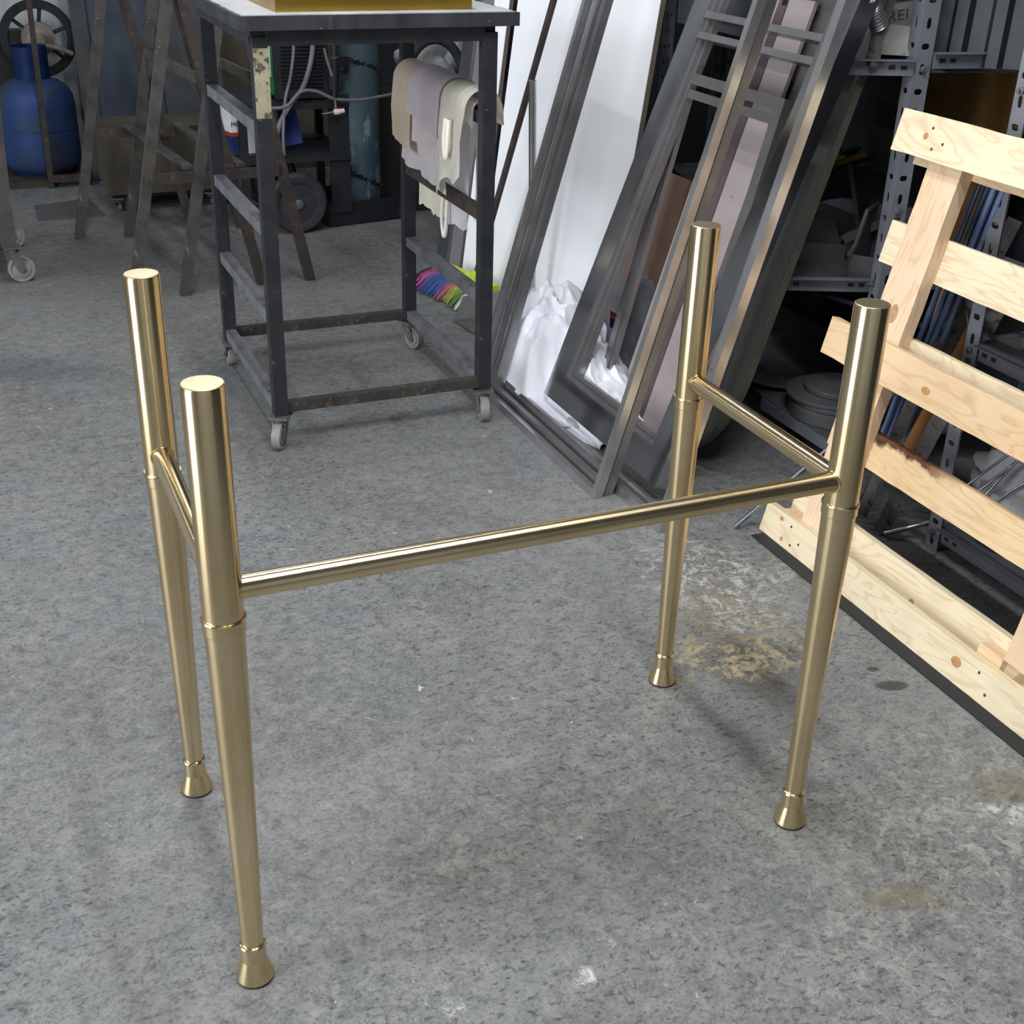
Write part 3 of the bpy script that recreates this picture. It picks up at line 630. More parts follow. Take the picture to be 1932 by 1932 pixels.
tag(bar('grey_canister', (1.165, 5.12, .302), (1.165, 5.12, .46), .055, .05, M['greyp'], None, (0, 1, 0), .006), 'small grey canister on the lower shelf of the welding cart', 'canister')
def carton():
    t = thing('oil_carton', 'white and navy carton lettered MOBEL on the welding cart shelf', 'carton', (1.05, 5.08, .301))
    R = Matrix.Translation((1.058, 5.09, .3015)) @ Matrix.Rotation(.25, 4, 'Z')
    bd = obj('body', box(B(), (-.075, -.045, 0), (.045, .09, .17)), M['paper'], t, R, bevel=.003)
    obj('navy_band', box(B(), (-.0757, -.0457, .0), (-.015, .0907, .07)), M['navy'], bd, R)
    obj('red_band', box(B(), (-.0757, -.0457, .07), (-.015, .0907, .085)), M['red'], bd, R)
    text('lettering', 'MOBEL', .026, R @ axes((-.038, -.0458, .115), (1, 0, 0), (0, -1, 0)), M['letter'], bd)
carton()

# ------------------------------------------------------------------ back right corner clutter
tag(obj('covered_crate', box(B(), (1.74, 5.15, 0), (2.40, 5.9, .44)), M['dark'], bevel=.03), 'dark cloth covered crate in the back corner', 'crate')
def blob(name, label, cat, c, rad, m, seed, amp=.18, cre=.5, sub=4, flat=None, grp=None):
    bm = B(); bmesh.ops.create_icosphere(bm, subdivisions=sub, radius=1)
    for v in bm.verts:
        d = v.co.normalized()
        f = 1 + amp * noise.noise(d * 1.7 + V((seed, 0, 0))) + amp * cre * (1 - 2 * abs(noise.noise(d * 3.1 + V((0, seed, 0))))) + amp * cre * .5 * (1 - 2 * abs(noise.noise(d * 7 + V((0, 0, seed)))))
        p = V((d.x * rad[0], d.y * rad[1], d.z * rad[2])) * f + V(c)
        if flat is not None and p.z < flat: p.z = flat + .0005
        v.co = p
    return tag(obj(name, bm, m, smooth=55), label, cat, grp)
blob('plastic_film', 'crumpled grey plastic film heaped on the covered crate', 'plastic', (1.93, 5.30, .55), (.13, .10, .13), M['crumple'], 3.3, .3, .9, flat=.442)
b = B(); sweep(b, [V((1.86 + .125 * math.cos(a), 5.12, .53 + .17 * math.sin(a))) for a in [k * math.pi / 20 for k in range(-2, 23)]], .020, 12)
tag(obj('rubber_arch', b, M['tyre']), 'thick black rubber hose arched over the crumpled film', 'hose')
for k in range(3):
    T = Matrix.Translation((2.00, 5.02, .456 + .022 * k)); b = B()
    sweep(b, [T @ V((.075 * math.cos(a), .075 * math.sin(a), 0)) for a in [j * math.pi / 14 for j in range(28)]] + [T @ V((.075, 0, 0))], .010, 8)
    tag(obj('coil', b, M['tan']), ['tan rope coil, lowest of three beside the white board', 'tan rope coil, middle of three beside the white board', 'tan rope coil, topmost of three beside the white board'][k], 'coil', 'tan rope coils')
tag(obj('wooden_box', box(B(), (1.90, 4.92, 0), (2.12, 5.12, .444)), M['dark'], bevel=.004), 'dark box under the tan rope coils', 'box')
tag(obj('cable', sweep(B(), smoothpath([(1.68, 5.05, .004), (1.69, 4.98, .30), (1.76, 4.9, .49), (1.88, 4.9, .545), (1.96, 4.93, .50), (2.02, 4.97, .452)], 6), .008, 8), M['cable']), 'black cable running up in front of the tan coils', 'cable')

# ------------------------------------------------------------------ white board, grey panels, pipes
def lean_board(name, label, p, q, h, lean, th, m, me_, cat, grp=None):
    """board whose foot runs from p to q on the floor (front face), leaning back away from the camera"""
    p, q = V((p[0], p[1], .002)), V((q[0], q[1], .002)); x = (q - p).normalized(); nb = V((0, 0, 1)).cross(x)
    up = (V((0, 0, 1)) + nb * lean).normalized(); n = x.cross(up)
    Mx = Matrix(((x.x, up.x, n.x, p.x), (x.y, up.y, n.y, p.y), (x.z, up.z, n.z, p.z), (0, 0, 0, 1)))
    L = (q - p).length
    t = tag(link(name, None, Matrix.Translation((p + q) / 2)), label, cat, grp)
    obj('face', box(B(), (.0015, .0015, -.0015), (L - .0015, h - .0015, 0)), m, t, Mx)
    obj('core', box(B(), (0, 0, -th), (L, h, -.0012)), me_, t, Mx, bevel=.0005)
    return t
lean_board('white_board', 'large white laminated board leaning on the wall behind the pipes', (1.635, 4.03), (1.745, 3.30), 1.7, .13, .018, M['white'], M['edge'], 'board')
lean_board('white_board', 'narrow white board standing between the grey panels', (1.615, 4.17), (1.632, 4.08), 1.25, .13, .016, M['white'], M['edge'], 'board')
lean_board('grey_board', 'light grey door panel leaning left of the white boards', (1.60, 4.265), (1.612, 4.19), 1.3, .14, .02, M['greyp'], M['greyp'], 'panel', 'grey panels')
lean_board('grey_board', 'darker grey door panel leaning at the far left of the white boards', (1.585, 4.36), (1.597, 4.285), 1.0, .14, .02, M['greys'], M['greyp'], 'panel', 'grey panels')
def pipe(name, label, a, b, r, m, hole=True, cat='pipe', grp=None):
    Mx = frame(a, b) @ Matrix.Rotation(math.pi / 2, 4, 'Y'); L = (V(b) - V(a)).length
    return tag(obj(name, lathe(B(), [(r * .8, .002), (r, 0), (r, L), (r * .82, L), (r * .80, L - .02), (.001, L - .021)], 20, None, True), m, None, Mx), label, cat, grp)
pipe('short_pipe', 'short bright steel tube standing upright before the white board', (1.645, 3.60, .0), (1.617, 3.60, .767), .0115, M['steel'])
G = 'steel channels leaning beside the big frame'

# ------------------------------------------------------------------ leaning steel frames
def lean_frame(label, X0, Y0, Y1, lean, H, w, d, m, z0=.0, cross=(), lips=0, top=True, lm=None, lipw=.012, cw=None):
    """rectangular steel frame; front face foot at X0, spans Y0..Y1, leans toward +X"""
    up = V((lean, 0, 1)).normalized(); x = V((0, -1, 0)); n = x.cross(up)     # n points to the aisle
    Mx = Matrix(((x.x, up.x, n.x, X0), (x.y, up.y, n.y, Y1), (x.z, up.z, n.z, z0 + .001), (0, 0, 0, 1)))
    t = tag(link('steel_framework', None, Matrix.Translation((X0, (Y0 + Y1) / 2, z0))), label, 'frame', 'steel frames leaning on the shelf')
    W = Y1 - Y0
    def part(nm, a, b, mm, bev=.002): return obj(nm, box(B(), (a[0], a[1], -d), (b[0], b[1], 0)), mm, t, Mx, bevel=bev)
    def lip(a, b, k): return obj('inner_lip', box(B(), (a[0], a[1], -d * .8), (b[0], b[1], -d * (.18 + .22 * k))), lm or M['steeld'], t, Mx, bevel=.0012)
    part('stile', (0, 0), (w, H), m); part('stile', (W - w, 0), (W, H), m)
    part('bottom_rail', (w, 0), (W - w, w), m)
    if top: part('top_rail', (w, H - w), (W - w, H), m)
    for c in cross: part('cross_rail', (w, c), (W - w, c + (cw or w * .8)), lm or m)
    for k in range(lips):
        a = w + k * lipw * 1.05; b_ = a + lipw
        lip((a, w + k * lipw), (b_, H - w), k); lip((W - b_, w + k * lipw), (W - a, H - w), k); lip((b_, a), (W - b_, b_), k)
    return t
lean_frame('tall slim polished steel frame standing foremost in the leaning row', 1.268, 2.389, 3.17, .281, 1.62, .018, .022, M['steel'])
lean_frame('dull steel frame right behind the foremost slim frame', 1.298, 2.395, 3.120, .281, 1.58, .022, .022, M['steeld'])
lean_frame('bright steel frame whose corner foot stands nearest the brass stand', 1.330, 2.184, 3.225, .281, 1.60, .024, .024, M['steel'], lips=1, lm=M['steeld'], lipw=.008)
lean_frame('wide mirror polished steel frame with worn white corner', 1.388, 2.315, 2.945, .37, 1.30, .074, .046, M['mirror'], z0=.045, cross=(.985, 1.035), lips=2, cw=.016, lm=M['steeld'])
lean_frame('short dull steel frame leaning inside the wide polished frame', 1.500, 2.45, 2.885, .245, .915, .026, .022, M['steeld'], z0=.0, cross=(.855,), lips=1)

def rounded_slab():
    t = thing('slate_slab', 'dark slate coloured slab with rounded foot leaning behind the frames', 'slab', (1.58, 2.615, 0))
    up = V((.30, 0, 1)).normalized(); x = V((0, -1, 0)); n = x.cross(up)
    Mx = Matrix(((x.x, up.x, n.x, 1.575), (x.y, up.y, n.y, 2.615), (x.z, up.z, n.z, .004), (0, 0, 0, 1)))
    R = .235; pts = [(-R * math.cos(a), .27 - .27 * math.sin(a)) for a in [k * math.pi / 24 for k in range(25)]] + [(R, 1.15), (-R, 1.15)]
    obj('core', prism(B(), pts, .018, Mx @ Matrix.Translation((0, 0, -.02))), M['slabe'], t, center=True, bevel=.001)
    obj('face', prism(B(), [(a * .985, b * .992 + .003) for a, b in pts], .002, Mx @ Matrix.Translation((0, 0, -.002))), M['slate'], t)
    return Mx
SM = rounded_slab()
up = V((.30, 0, 1)).normalized(); x = V((0, -1, 0)); n = x.cross(up)
for nm, lb, y0, y1, dz, th, h, m in (('plank', 'pinkish grey plank leaning on the slab, left of the brown batten', 2.735, 2.835, .02, .010, 1.12, 'plank'), ('batten', 'narrow dark brown batten between the two pinkish planks', 2.698, 2.733, .02, .014, 1.10, 'batten'), ('plank', 'pinkish grey plank leaning on the slab, right of the brown batten', 2.595, 2.695, .02, .010, 1.12, 'plank')):
    Mx = Matrix(((x.x, up.x, n.x, 1.548), (x.y, up.y, n.y, y1), (x.z, up.z, n.z, .004), (0, 0, 0, 1)))
    tag(obj(nm, box(B(), (0, 0, -th), (y1 - y0, h, 0)), M[m], None, Mx, bevel=.001), lb, 'plank', 'planks leaning on the slab')
lean_board('brown_board', 'brown board leaning behind the short dull frame', (1.64, 3.16), (1.64, 2.90), .62, .2, .012, M['corten'], M['corten'], 'board')
blob('dusty_sack', 'dusty grey sack slumped behind the white plastic bag', 'sack', (1.70, 2.98, .15), (.09, .11, .17), M['fuzz'], 5.1, .2, .5, flat=0)

# crumpled white plastic bag
def plastic_bag():
    t = thing('plastic_bag', 'crumpled white plastic bag with red edge heaped under the frames', 'bag', (1.5, 3.05, 0))
    nu, nv = 130, 80
    def outline(a):                       # along Y from 3.46 to 2.66: X extent
        y = 3.47 - .83 * a
        xl = 1.50 - .165 * min(1, a / .25) ** .7 + .075 * max(0, (a - .5) / .5) ** 1.3
        xr = 1.69 + .03 * math.sin(a * 3) - .11 * max(0, (a - .55) / .45)
        return y, xl, xr
    def fn(a, b):
        y, xl, xr = outline(a); x = xl + (xr - xl) * b
        prof = math.sin(math.pi * min(1, max(0, b)) ** .85) ** .55 if 0 < b < 1 else 0
        ha = (math.sin(math.pi * min(1, max(0, a * .98 + .01))) ** .6) * (.245 - .15 * max(0, (a - .38) / .62) ** .8)
        p = V((x * 7, y * 7, 0))
        cr = (1 - 2 * abs(noise.noise(p + V((3, 1, .5))))) * .45 + (1 - 2 * abs(noise.noise(p * 2.3 + V((9, 2, 1))))) * .45 + (1 - 2 * abs(noise.noise(p * 4.7 + V((4, 7, 2))))) * .28
        z = ha * prof * (.92 + .24 * cr) + .016 * cr * (prof > 0)
        lim = .016 + max(0, x - 1.405) / .37 * .72
        k = min(1, max(0, (3.02 - y) / .06))
        z = z * (1 - k) + min(z, lim) * k
        z = min(z, max(.004, (x - 1.335) / .281))
        e = noise.noise(V((a * 8, b * 3, 7)))
        return V((x + .012 * e * (1 - prof), y + .015 * e, max(.0015, z)))
    obj('film', grid(B(), nu, nv, fn), M['bag'], t, smooth=45)
    obj('red_edge', grid(B(), 16, 3, lambda a, b: V((1.385 + .055 * a + .012 * b, 2.735 - .075 * a - .012 * b, .006 + .010 * math.sin(a * 3) + .003 * b)), .001), M['red'], t)
    obj('corner_flap', grid(B(), 14, 10, lambda a, b: V((1.37 + .06 * a + .05 * b, 2.80 - .12 * a + .03 * b, .006 + .02 * b + .01 * math.sin(a * 5))), .001), M['bag'], t)
    obj('corner_flap', grid(B(), 18, 12, lambda a, b: V((1.50 + .075 * a, 2.75 - .14 * b + .02 * a, .012 + .075 * (1 - b) * (1 - .3 * a) + .006 * math.sin(b * 7 + a * 4))), .001), M['bag'], t)
    obj('red_edge', grid(B(), 14, 2, lambda a, b: V((1.577 + .004 * b, 2.77 - .145 * a, .012 + .06 * (1 - a) ** 1.2 + .002 * b)), .001), M['red'], t)
    obj('printed_corner', grid(B(), 8, 8, lambda a, b: V((1.565 + .02 * a, 2.92 - .035 * a, .225 + .03 * b - .01 * a)), .001), M['navy'], t)
    obj('printed_stripe', grid(B(), 8, 4, lambda a, b: V((1.564 + .02 * a, 2.919 - .035 * a, .257 + .015 * b - .01 * a)), .001), M['red'], t)
plastic_bag()

# broom and dustpan beside the trolley
def broom():
    t = thing('broom', 'broom head with multicoloured bristles and lime green base', 'broom', (1.53, 3.98, 0))
    A = V((1.50, 4.13, 0)); D = V((1.565, 3.83, 0)); Mx = frame(A + V((0, 0, 0)), D); L = (D - A).length
    Mc = Mx @ Matrix.Translation((L / 2, 0, 0))
    bm = B(); rnd = random.Random(3)
    for k in range(520):
        s = (k + rnd.random()) / 520 - .5; w = rnd.random(); fl_ = rnd.uniform(-.010, .010)
        a = V((s * L, .045 - .05 * w, .056)); out = -.10 + .13 * (1 - w) * .3
        b_ = V((s * L * 1.16 + fl_, -.045 - .06 * w + rnd.uniform(-.012, .012), max(.004, .004 + .032 * (1 - w) + rnd.uniform(-.003, .006))))
        mid = a.lerp(b_, .5) + V((0, -.012, .012)); sweep(bm, [a, mid, b_], [.0042, .0046, .0018], 5)
    o = obj('bristles', bm, M['bristle'], t, Mc, smooth=70); o['kind'] = 'stuff'
    obj('head', box(B(), (-L / 2 + .03, .0, .055), (L / 2 + .02, .05, .075)), M['lime'], t, Mc, bevel=.006)
    hd = V((.165, -.192, .90)).normalized(); h0 = V((1.535, 3.842, .085))
    obj('socket', sweep(B(), [h0 - hd * .02, h0 + hd * .02, h0 + hd * .045], [.022, .020, .017], 18), M['lime'], t)
    obj('handle', sweep(B(), [h0 + hd * .03, h0 + hd * 1.25], .0105, 14), M['rust'], t)
broom()
def dustpan():
    t = thing('dustpan', 'folded sheet metal dustpan on the floor behind the trolley post', 'dustpan', (1.50, 3.68, 0))
    Mx = axes((1.415, 3.72, .002), V((.15, .02, 0)), (0, 0, 1))
    obj('pan', box(B(), (0, -.17, 0), (.20, .0, .0025)), M['zinc'], t, Mx)
    obj('back_wall', prism(B(), [(0, 0), (.20, 0), (.20, .075), (.055, .075)], .0025, Mx @ Matrix.Rotation(math.radians(62), 4, 'X')), M['zinc'], t)
dustpan()

# ------------------------------------------------------------------ shelving of slotted angle
def flange(bm, Mx, L, W, th, pitch=.047, x0=0):
    """slotted strip: length along local x, width along local y, normal local z"""
    n = int(L / pitch); faces = []
    for k in range(n):
        a, b = x0 + k * pitch, x0 + (k + 1) * pitch; cx, cy = (a + b) / 2, W / 2
        if k % 2 == 0: hx, hy = .0118, .0055
        else: hx, hy = .0066, .0095
        c = min(hx, hy) * .75
        hole = [(hx, 0), (hx - (c if hx < hy else c * .9), hy) if False else (hx * .8, hy * .8), (0, hy), (-hx * .8, hy * .8), (-hx, 0), (-hx * .8, -hy * .8), (0, -hy), (hx * .8, -hy * .8)]
        out = [(b, cy), (b, W), (cx, W), (a, W), (a, cy), (a, 0), (cx, 0), (b, 0)]
        H = [bm.verts.new(Mx @ V((cx + p, cy + q, 0))) for p, q in hole]; O = [bm.verts.new(Mx @ V((p, q, 0))) for p, q in out]
        for j in range(8): faces.append(bm.faces.new((O[j], O[(j + 1) % 8], H[(j + 1) % 8], H[j])))
    return faces
def slotted_post(t, x, y, h, dx, dy, W=.040, th=.0022):
    """L-shaped upright whose outer corner stands at (x, y); flanges run along dx and dy"""
    bm = B(); dx, dy = V(dx).normalized(), V(dy).normalized()
    for d in (dx, dy):
        z = V((0, 0, 1)); n = z.cross(d)
        flange(bm, Matrix(((z.x, d.x, n.x, x), (z.y, d.y, n.y, y), (z.z, d.z, n.z, .001), (0, 0, 0, 1))), h, W, th)
    bmesh.ops.remove_doubles(bm, verts=bm.verts, dist=.0003)
    bmesh.ops.solidify(bm, geom=bm.faces[:], thickness=th)
    return obj('post', bm, M['slot'], t, smooth=30)
def shelf_beam(t, a, b, h=.034, m='slotd', nm='beam'):
    a, b = V(a), V(b); Mx = frame(a, b); L = (b - a).length
    o = obj(nm, box(B(), (0, -.001, -h / 2), (L, .001, h / 2)), M[m], t, Mx)
    obj('flange', box(B(), (0, -.02, h / 2 - .002), (L, -.001, h / 2)), M[m], o, Mx)
    for s in (.022, .048, L - .022, L - .048):
        for side in (-1, 1): obj('bolt_hole', box(B(), (s - .007, -.0016 if side < 0 else .0012, -.0045), (s + .007, -.0012 if side < 0 else .0016, .0045)), M['cable'], o, Mx)
    return o
def bolt(t, p, d, L=.012, r=.0075):
    Mx = axes(p, V(d).orthogonal(), d)
    b = B(); lathe(b, [(r, 0), (r * 1.02, .001), (r, .005), (r * .7, .006)], 6, Mx); lathe(b, [(.004, .005), (.004, L)], 10, Mx)
    obj('bolt', b, M['caster'], t)
def shelving():
    t = thing('shelving_corner', 'blue grey slotted angle shelving behind the leaning frames', 'shelving', (2.1, 2.6, 0))
    slotted_post(t, 1.945, 2.315, 1.9, (.977, -.211, 0), (.211, .977, 0))
    slotted_post(t, 2.18, 3.83, 1.9, (0, -1, 0), (1, 0, 0))
    slotted_post(t, 2.40, 2.22, 1.9, (-1, 0, 0), (0, 1, 0)); slotted_post(t, 2.40, 3.80, 1.9, (-1, 0, 0), (0, -1, 0))
    shelf_beam(t, (1.770, 2.395, .965), (1.945, 2.312, .968)); shelf_beam(t, (1.745, 2.437, .47), (1.955, 2.352, .47))
    shelf_beam(t, (1.975, 2.29, .985), (2.36, 2.235, .985)); shelf_beam(t, (2.18, 3.83, .93), (1.98, 4.05, .93)); shelf_beam(t, (2.39, 2.25, .968), (2.39, 3.78, .968)); shelf_beam(t, (2.39, 2.25, .47), (2.39, 3.78, .47))
    for z in (.952, .455):
        obj('shelf_panel', prism(B(), [(1.80, 2.42), (1.97, 2.345), (2.38, 2.26), (2.38, 3.75), (2.20, 3.75)], .003, Matrix.Translation((0, 0, z))), M['dusty'], t)
    obj('shelf_panel', prism(B(), [(1.88, 2.28), (2.38, 2.24), (2.38, 3.75), (2.12, 3.75), (1.88, 2.62)], .003, Matrix.Translation((0, 0, .09))), M['dusty'], t)
    bar('base_rail', (1.877, 2.62, .075), (1.877, 2.25, .075), .004, .03, M['slotd'], t)
    bolt(t, (1.943, 2.325, .972), (-.977, .211, 0), .045, .0075); bolt(t, (1.966, 2.308, .965), (-.211, -.977, 0)); bolt(t, (1.944, 2.335, .478), (-.977, .211, 0))
    bolt(t, (1.962, 2.309, .655), (-.211, -.977, 0))
shelving()
def shelving2():
    t = thing('shelving_rack', 'blue grey slotted angle rack standing behind the wooden pallet', 'shelving', (2.1, 1.4, 0))
    for x, y, dx, dy in ((1.868, 1.925, (0, -1, 0), (1, 0, 0)), (2.34, 1.925, (0, -1, 0), (-1, 0, 0)), (1.868, .95, (0, 1, 0), (1, 0, 0)), (2.34, .95, (0, 1, 0), (-1, 0, 0))): slotted_post(t, x, y, 1.9, dx, dy)
    for z in (.045, .470, .985):
        shelf_beam(t, (1.873, 1.89, z), (1.873, .99, z)); shelf_beam(t, (2.336, 1.89, z), (2.336, .99, z)); shelf_beam(t, (1.9, 1.923, z), (2.30, 1.923, z))
        obj('shelf_panel', box(B(), (1.876, .97, z + .012), (2.335, 1.91, z + .015)), M['dusty'], t)
        bolt(t, (1.866, 1.905, z), (-1, 0, 0))
    bolt(t, (1.866, 1.905, .895), (-1, 0, 0))
    bar('brace', (1.880, 1.915, .49), (1.925, 2.02, .60), .004, .022, M['angle'], t, (1, 0, 0), .0005)
shelving2()
tag(obj('chipboard', box(B(), (2.352, 2.385, .4595), (2.366, 2.80, .948)), M['ply'], bevel=.001), 'ochre chipboard sheet standing behind the shelving', 'board')
tag(obj('dark_backing', box(B(), (2.45, -2.0, .01), (2.47, 6.1, 2.4)), M['black'], bevel=.001), 'black sheet added behind the shelves for the dark of their interior', 'board')  # added sheet, its black stands in for the shade inside the shelving

# things on the shelves
SZ = .4585
def bin_(label, c, w, d, h, ang):
    t = thing('steel_bin', label, 'bin', c); R = Matrix.Translation(c) @ Matrix.Rotation(ang, 4, 'Z')
    pr = [(-d / 2, 0), (d / 2, 0), (d / 2, h), (0, h), (-d * .35, h * .55), (-d / 2 - .02, h * .45)]
    for s in (-1, 1):
        obj('side', prism(B(), pr, .003, R @ Matrix(((0, 0, 1, s * w / 2), (1, 0, 0, 0), (0, 1, 0, 0), (0, 0, 0, 1)))), M['dusty'], t)
    obj('floor_plate', box(B(), (-w / 2, -d / 2, 0), (w / 2, d / 2, .003), R), M['dusty'], t)
    obj('back', box(B(), (-w / 2, d / 2 - .003, 0), (w / 2, d / 2, h), R), M['dusty'], t)
    obj('front', prism(B(), [(-w / 2, 0), (w / 2, 0), (w / 2, h * .47), (-w / 2, h * .47)], .003, R @ Matrix.Translation((0, -d / 2, 0)) @ Matrix.Rotation(math.radians(100), 4, 'X')), M['dusty'], t)
    rp = B(); sweep(rp, [R @ V((-w / 2, y, z)) for y, z in pr[2:]], .006, 6); obj('rim', rp, M['zinc'], t)
    return t
bin_('grey steel bin with sloped rim on the middle shelf beside the post', (2.075, 2.43, SZ), .16, .20, .15, -.9)
def trough():
    t = thing('bent_trough', 'bent sheet metal trough lying on the middle shelf', 'scrap', (1.98, 2.62, SZ))
    R = Matrix.Translation((1.965, 2.625, SZ)) @ Matrix.Rotation(-.55, 4, 'Z')
    obj('web', box(B(), (-.09, -.025, .03), (.09, .025, .033), R), M['dusty'], t); obj('flange', box(B(), (-.09, -.028, .0), (.09, -.025, .05), R), M['zinc'], t); obj('flange', box(B(), (-.09, .025, .0), (.09, .028, .05), R), M['dusty'], t)
    obj('arm', box(B(), (0, -.012, .0), (.14, .012, .02), Matrix.Translation((2.04, 2.575, SZ + .05)) @ Matrix.Rotation(-.75, 4, 'Z') @ Matrix.Rotation(-.55, 4, 'Y')), M['zinc'], t, bevel=.002)
trough()
b = B(); grid(b, 16, 8, lambda a, q: V((2.05 + .20 * a * .7, 2.76 - .16 * a, .56 + .085 * q + .03 * math.sin(a * 3.1))), .003)
tag(obj('curved_offcut', b, M['dusty']), 'curved grey sheet offcut standing behind the bent trough', 'scrap', 'sheet offcuts on the middle shelf')
b = B(); prism(b, [(0, 0), (.13, 0), (.095, .085), (.05, .10)], .003, axes((1.985, 2.72, SZ + .001), (.75, -.66, 0), (-.6, -.7, .35)))
tag(obj('pointed_offcut', b, M['dusty']), 'pointed grey sheet offcut propped inside the bent trough', 'scrap', 'sheet offcuts on the middle shelf')
b = B(); prism(b, [(0, 0), (.17, 0), (.17, .26), (0, .30)], .003, axes((2.20, 2.75, SZ + .001), (.7, -.7, 0), (-.7, -.7, .2)))
tag(obj('tall_offcut', b, M['dusty']), 'tall grey sheet offcut standing at the back of the middle shelf', 'scrap', 'sheet offcuts on the middle shelf')
pipe('pipe_stub', 'short grey pipe stub on the middle shelf next to the post', (1.985, 2.46, SZ + .017), (2.11, 2.385, SZ + .017), .0165, M['tinplate'])
def lamp_part():
    t = thing('brass_fitting', 'tarnished brass lamp fitting with square foot lying on the middle shelf', 'fitting', (2.07, 2.66, .62))
    A = V((2.035, 2.72, .755)); D = V((2.085, 2.63, .672)); ax = (D - A).normalized(); Mx = axes(A, ax.orthogonal(), ax)
    obj('ribbed_body', lathe(B(), [(.020, -.03), (.024, -.02), (.026, .0), (.023, .004), (.026, .008), (.023, .014), (.026, .02), (.023, .026), (.024, .045), (.018, .05)], 24, Mx), M['bronze'], t)
    obj('stem', lathe(B(), [(.006, .05), (.009, .058), (.006, .066), (.008, .076)], 16, Mx), M['bronze'], t)
    obj('dome', lathe(B(), [(.010, .074), (.03, .08), (.045, .092)], 28, Mx), M['bronze'], t)
    q = axes(A + ax * .092, V((.62, -.6, .35)), ax)
    obj('square_foot', box(B(), (-.06, -.05, 0), (.06, .05, .014), q), M['bronze'], t, bevel=.002)
    bar('support_rod', A + ax * .106, (2.12, 2.60, SZ), .01, .01, M['dusty'], t)
lamp_part()
b = B(); prism(b, [(0, 0), (.34, 0), (.34, .05), (.12, .09), (0, .06)], .004, axes((2.30, 3.05, .80), (.0, -1, 0), (-1, 0, .2)))
tag(obj('dusty_flap', b, M['browns']), 'dusty brown flap of board hanging under the top shelf', 'board')
bar('flap_hanger', (2.30, 2.9, .86), (2.30, 2.9, .952), .01, .01, M['black'], None)
bpy.data.objects['flap_hanger']['label'] = 'thin black hanger holding the dusty brown flap'; bpy.data.objects['flap_hanger']['category'] = 'hanger'
# top shelf: tin plates, profiled sheets, flexible duct
b = B(); prism(b, [(0, .008), (.008, 0), (.09, 0), (.098, .008), (.098, .055), (.09, .063), (.008, .063), (0, .055)], .0015, axes((1.935, 2.445, 1.022), (.55, -.80, .25), (-.75, -.45, .5)))
o = tag(obj('lettered_plate', b, M['tinplate']), 'tin stencil plate with cut letters REI on the top shelf', 'plate')
text('cut_letters', 'REI', .036, axes((1.935, 2.445, 1.022), (.55, -.80, .25), (-.75, -.45, .5)) @ Matrix.Translation((.048, .032, .0018)), M['letter'], o)
b = B(); prism(b, [(0, 0), (.115, .004), (.125, .07), (.008, .075)], .0015, axes((1.885, 2.42, .985), (.62, -.78, .0), (-.72, -.40, .55)))
tag(obj('blank_plate', b, M['tinplate']), 'blank creased tin plate below the lettered plate', 'plate')
def profiled(label, x, y, n):
    bm = B(); d = V((.62, -.78, 0)).normalized(); nn = V((-.78, -.62, 0)); pts = []; s = 0
    for k in range(n):
        for ds, h in ((0, 0), (.035, 0), (.045, .018), (.070, .018), (.080, 0)): pts.append((s + ds, h))
        s += .08
    grid(bm, len(pts) - 1, 1, lambda a, b: V((x, y, .972)) + d * pts[round(a * (len(pts) - 1))][0] + nn * pts[round(a * (len(pts) - 1))][1] + V((.10 * b, .10 * b, .5 * b)), .0015)
    return tag(obj('profiled_sheet', bm, M['corr'], smooth=20), label, 'sheet metal')
profiled('dark profiled steel sheets leaning on the top shelf', 2.02, 2.36, 5)
pl_ = B(); box(pl_, (1.92, 2.50, .956), (2.3, 3.3, 1.05)); tag(obj('top_shelf_box', pl_, M['greys'], bevel=.004), 'flat grey metal box on the top shelf behind the plates', 'box')
b = B(); pts = smoothpath([(1.805, 2.335, 1.11), (1.83, 2.34, 1.09), (1.86, 2.345, 1.05)], 14); sweep(b, pts, [.020 + .0025 * (k % 2) for k in range(len(pts))], 16)
tag(obj('flexible_duct', b, M['steeld']), 'ribbed metal hose end above the polished frame', 'hose')
bar('duct_bracket', (1.86, 2.345, .97), (1.86, 2.345, 1.05), .02, .02, M['angle'], None)
bpy.data.objects['duct_bracket']['label'] = 'grey bracket carrying the ribbed metal hose end'; bpy.data.objects['duct_bracket']['category'] = 'bracket'
# bottom shelf: stack of dusty discs
zz = .0935
for k, (x, y, r, h, lb) in enumerate([(2.00, 2.46, .125, .035, 'dusty dark disc at the bottom of the stack'), (1.995, 2.465, .118, .012, 'thin dusty disc in the middle of the stack'), (1.99, 2.475, .120, .010, 'wide thin dusty disc second from the top'), (2.005, 2.48, .085, .014, 'small dusty disc on top of the stack')]):
    tag(obj('disc', lathe(B(), [(r - .002, 0), (r, .002), (r, h - .002), (r - .002, h)], 44, Matrix.Translation((x, y, zz))), M['dusty']), lb, 'disc', 'dusty discs on the bottom shelf'); zz += h + .0004
tag(obj('disc', lathe(B(), [(.108, 0), (.11, .002), (.11, .007), (.108, .009)], 40, Matrix.Translation((1.99, 2.72, .103)) @ Matrix.Rotation(.06, 4, 'Y')), M['dusty']), 'dusty disc lying flat left of the stack', 'disc', 'dusty discs on the bottom shelf')
pipe('pipe_offcut', 'short dusty pipe offcut beside the disc stack', (1.90, 2.33, .105), (1.965, 2.265, .112), .012, M['dusty'])
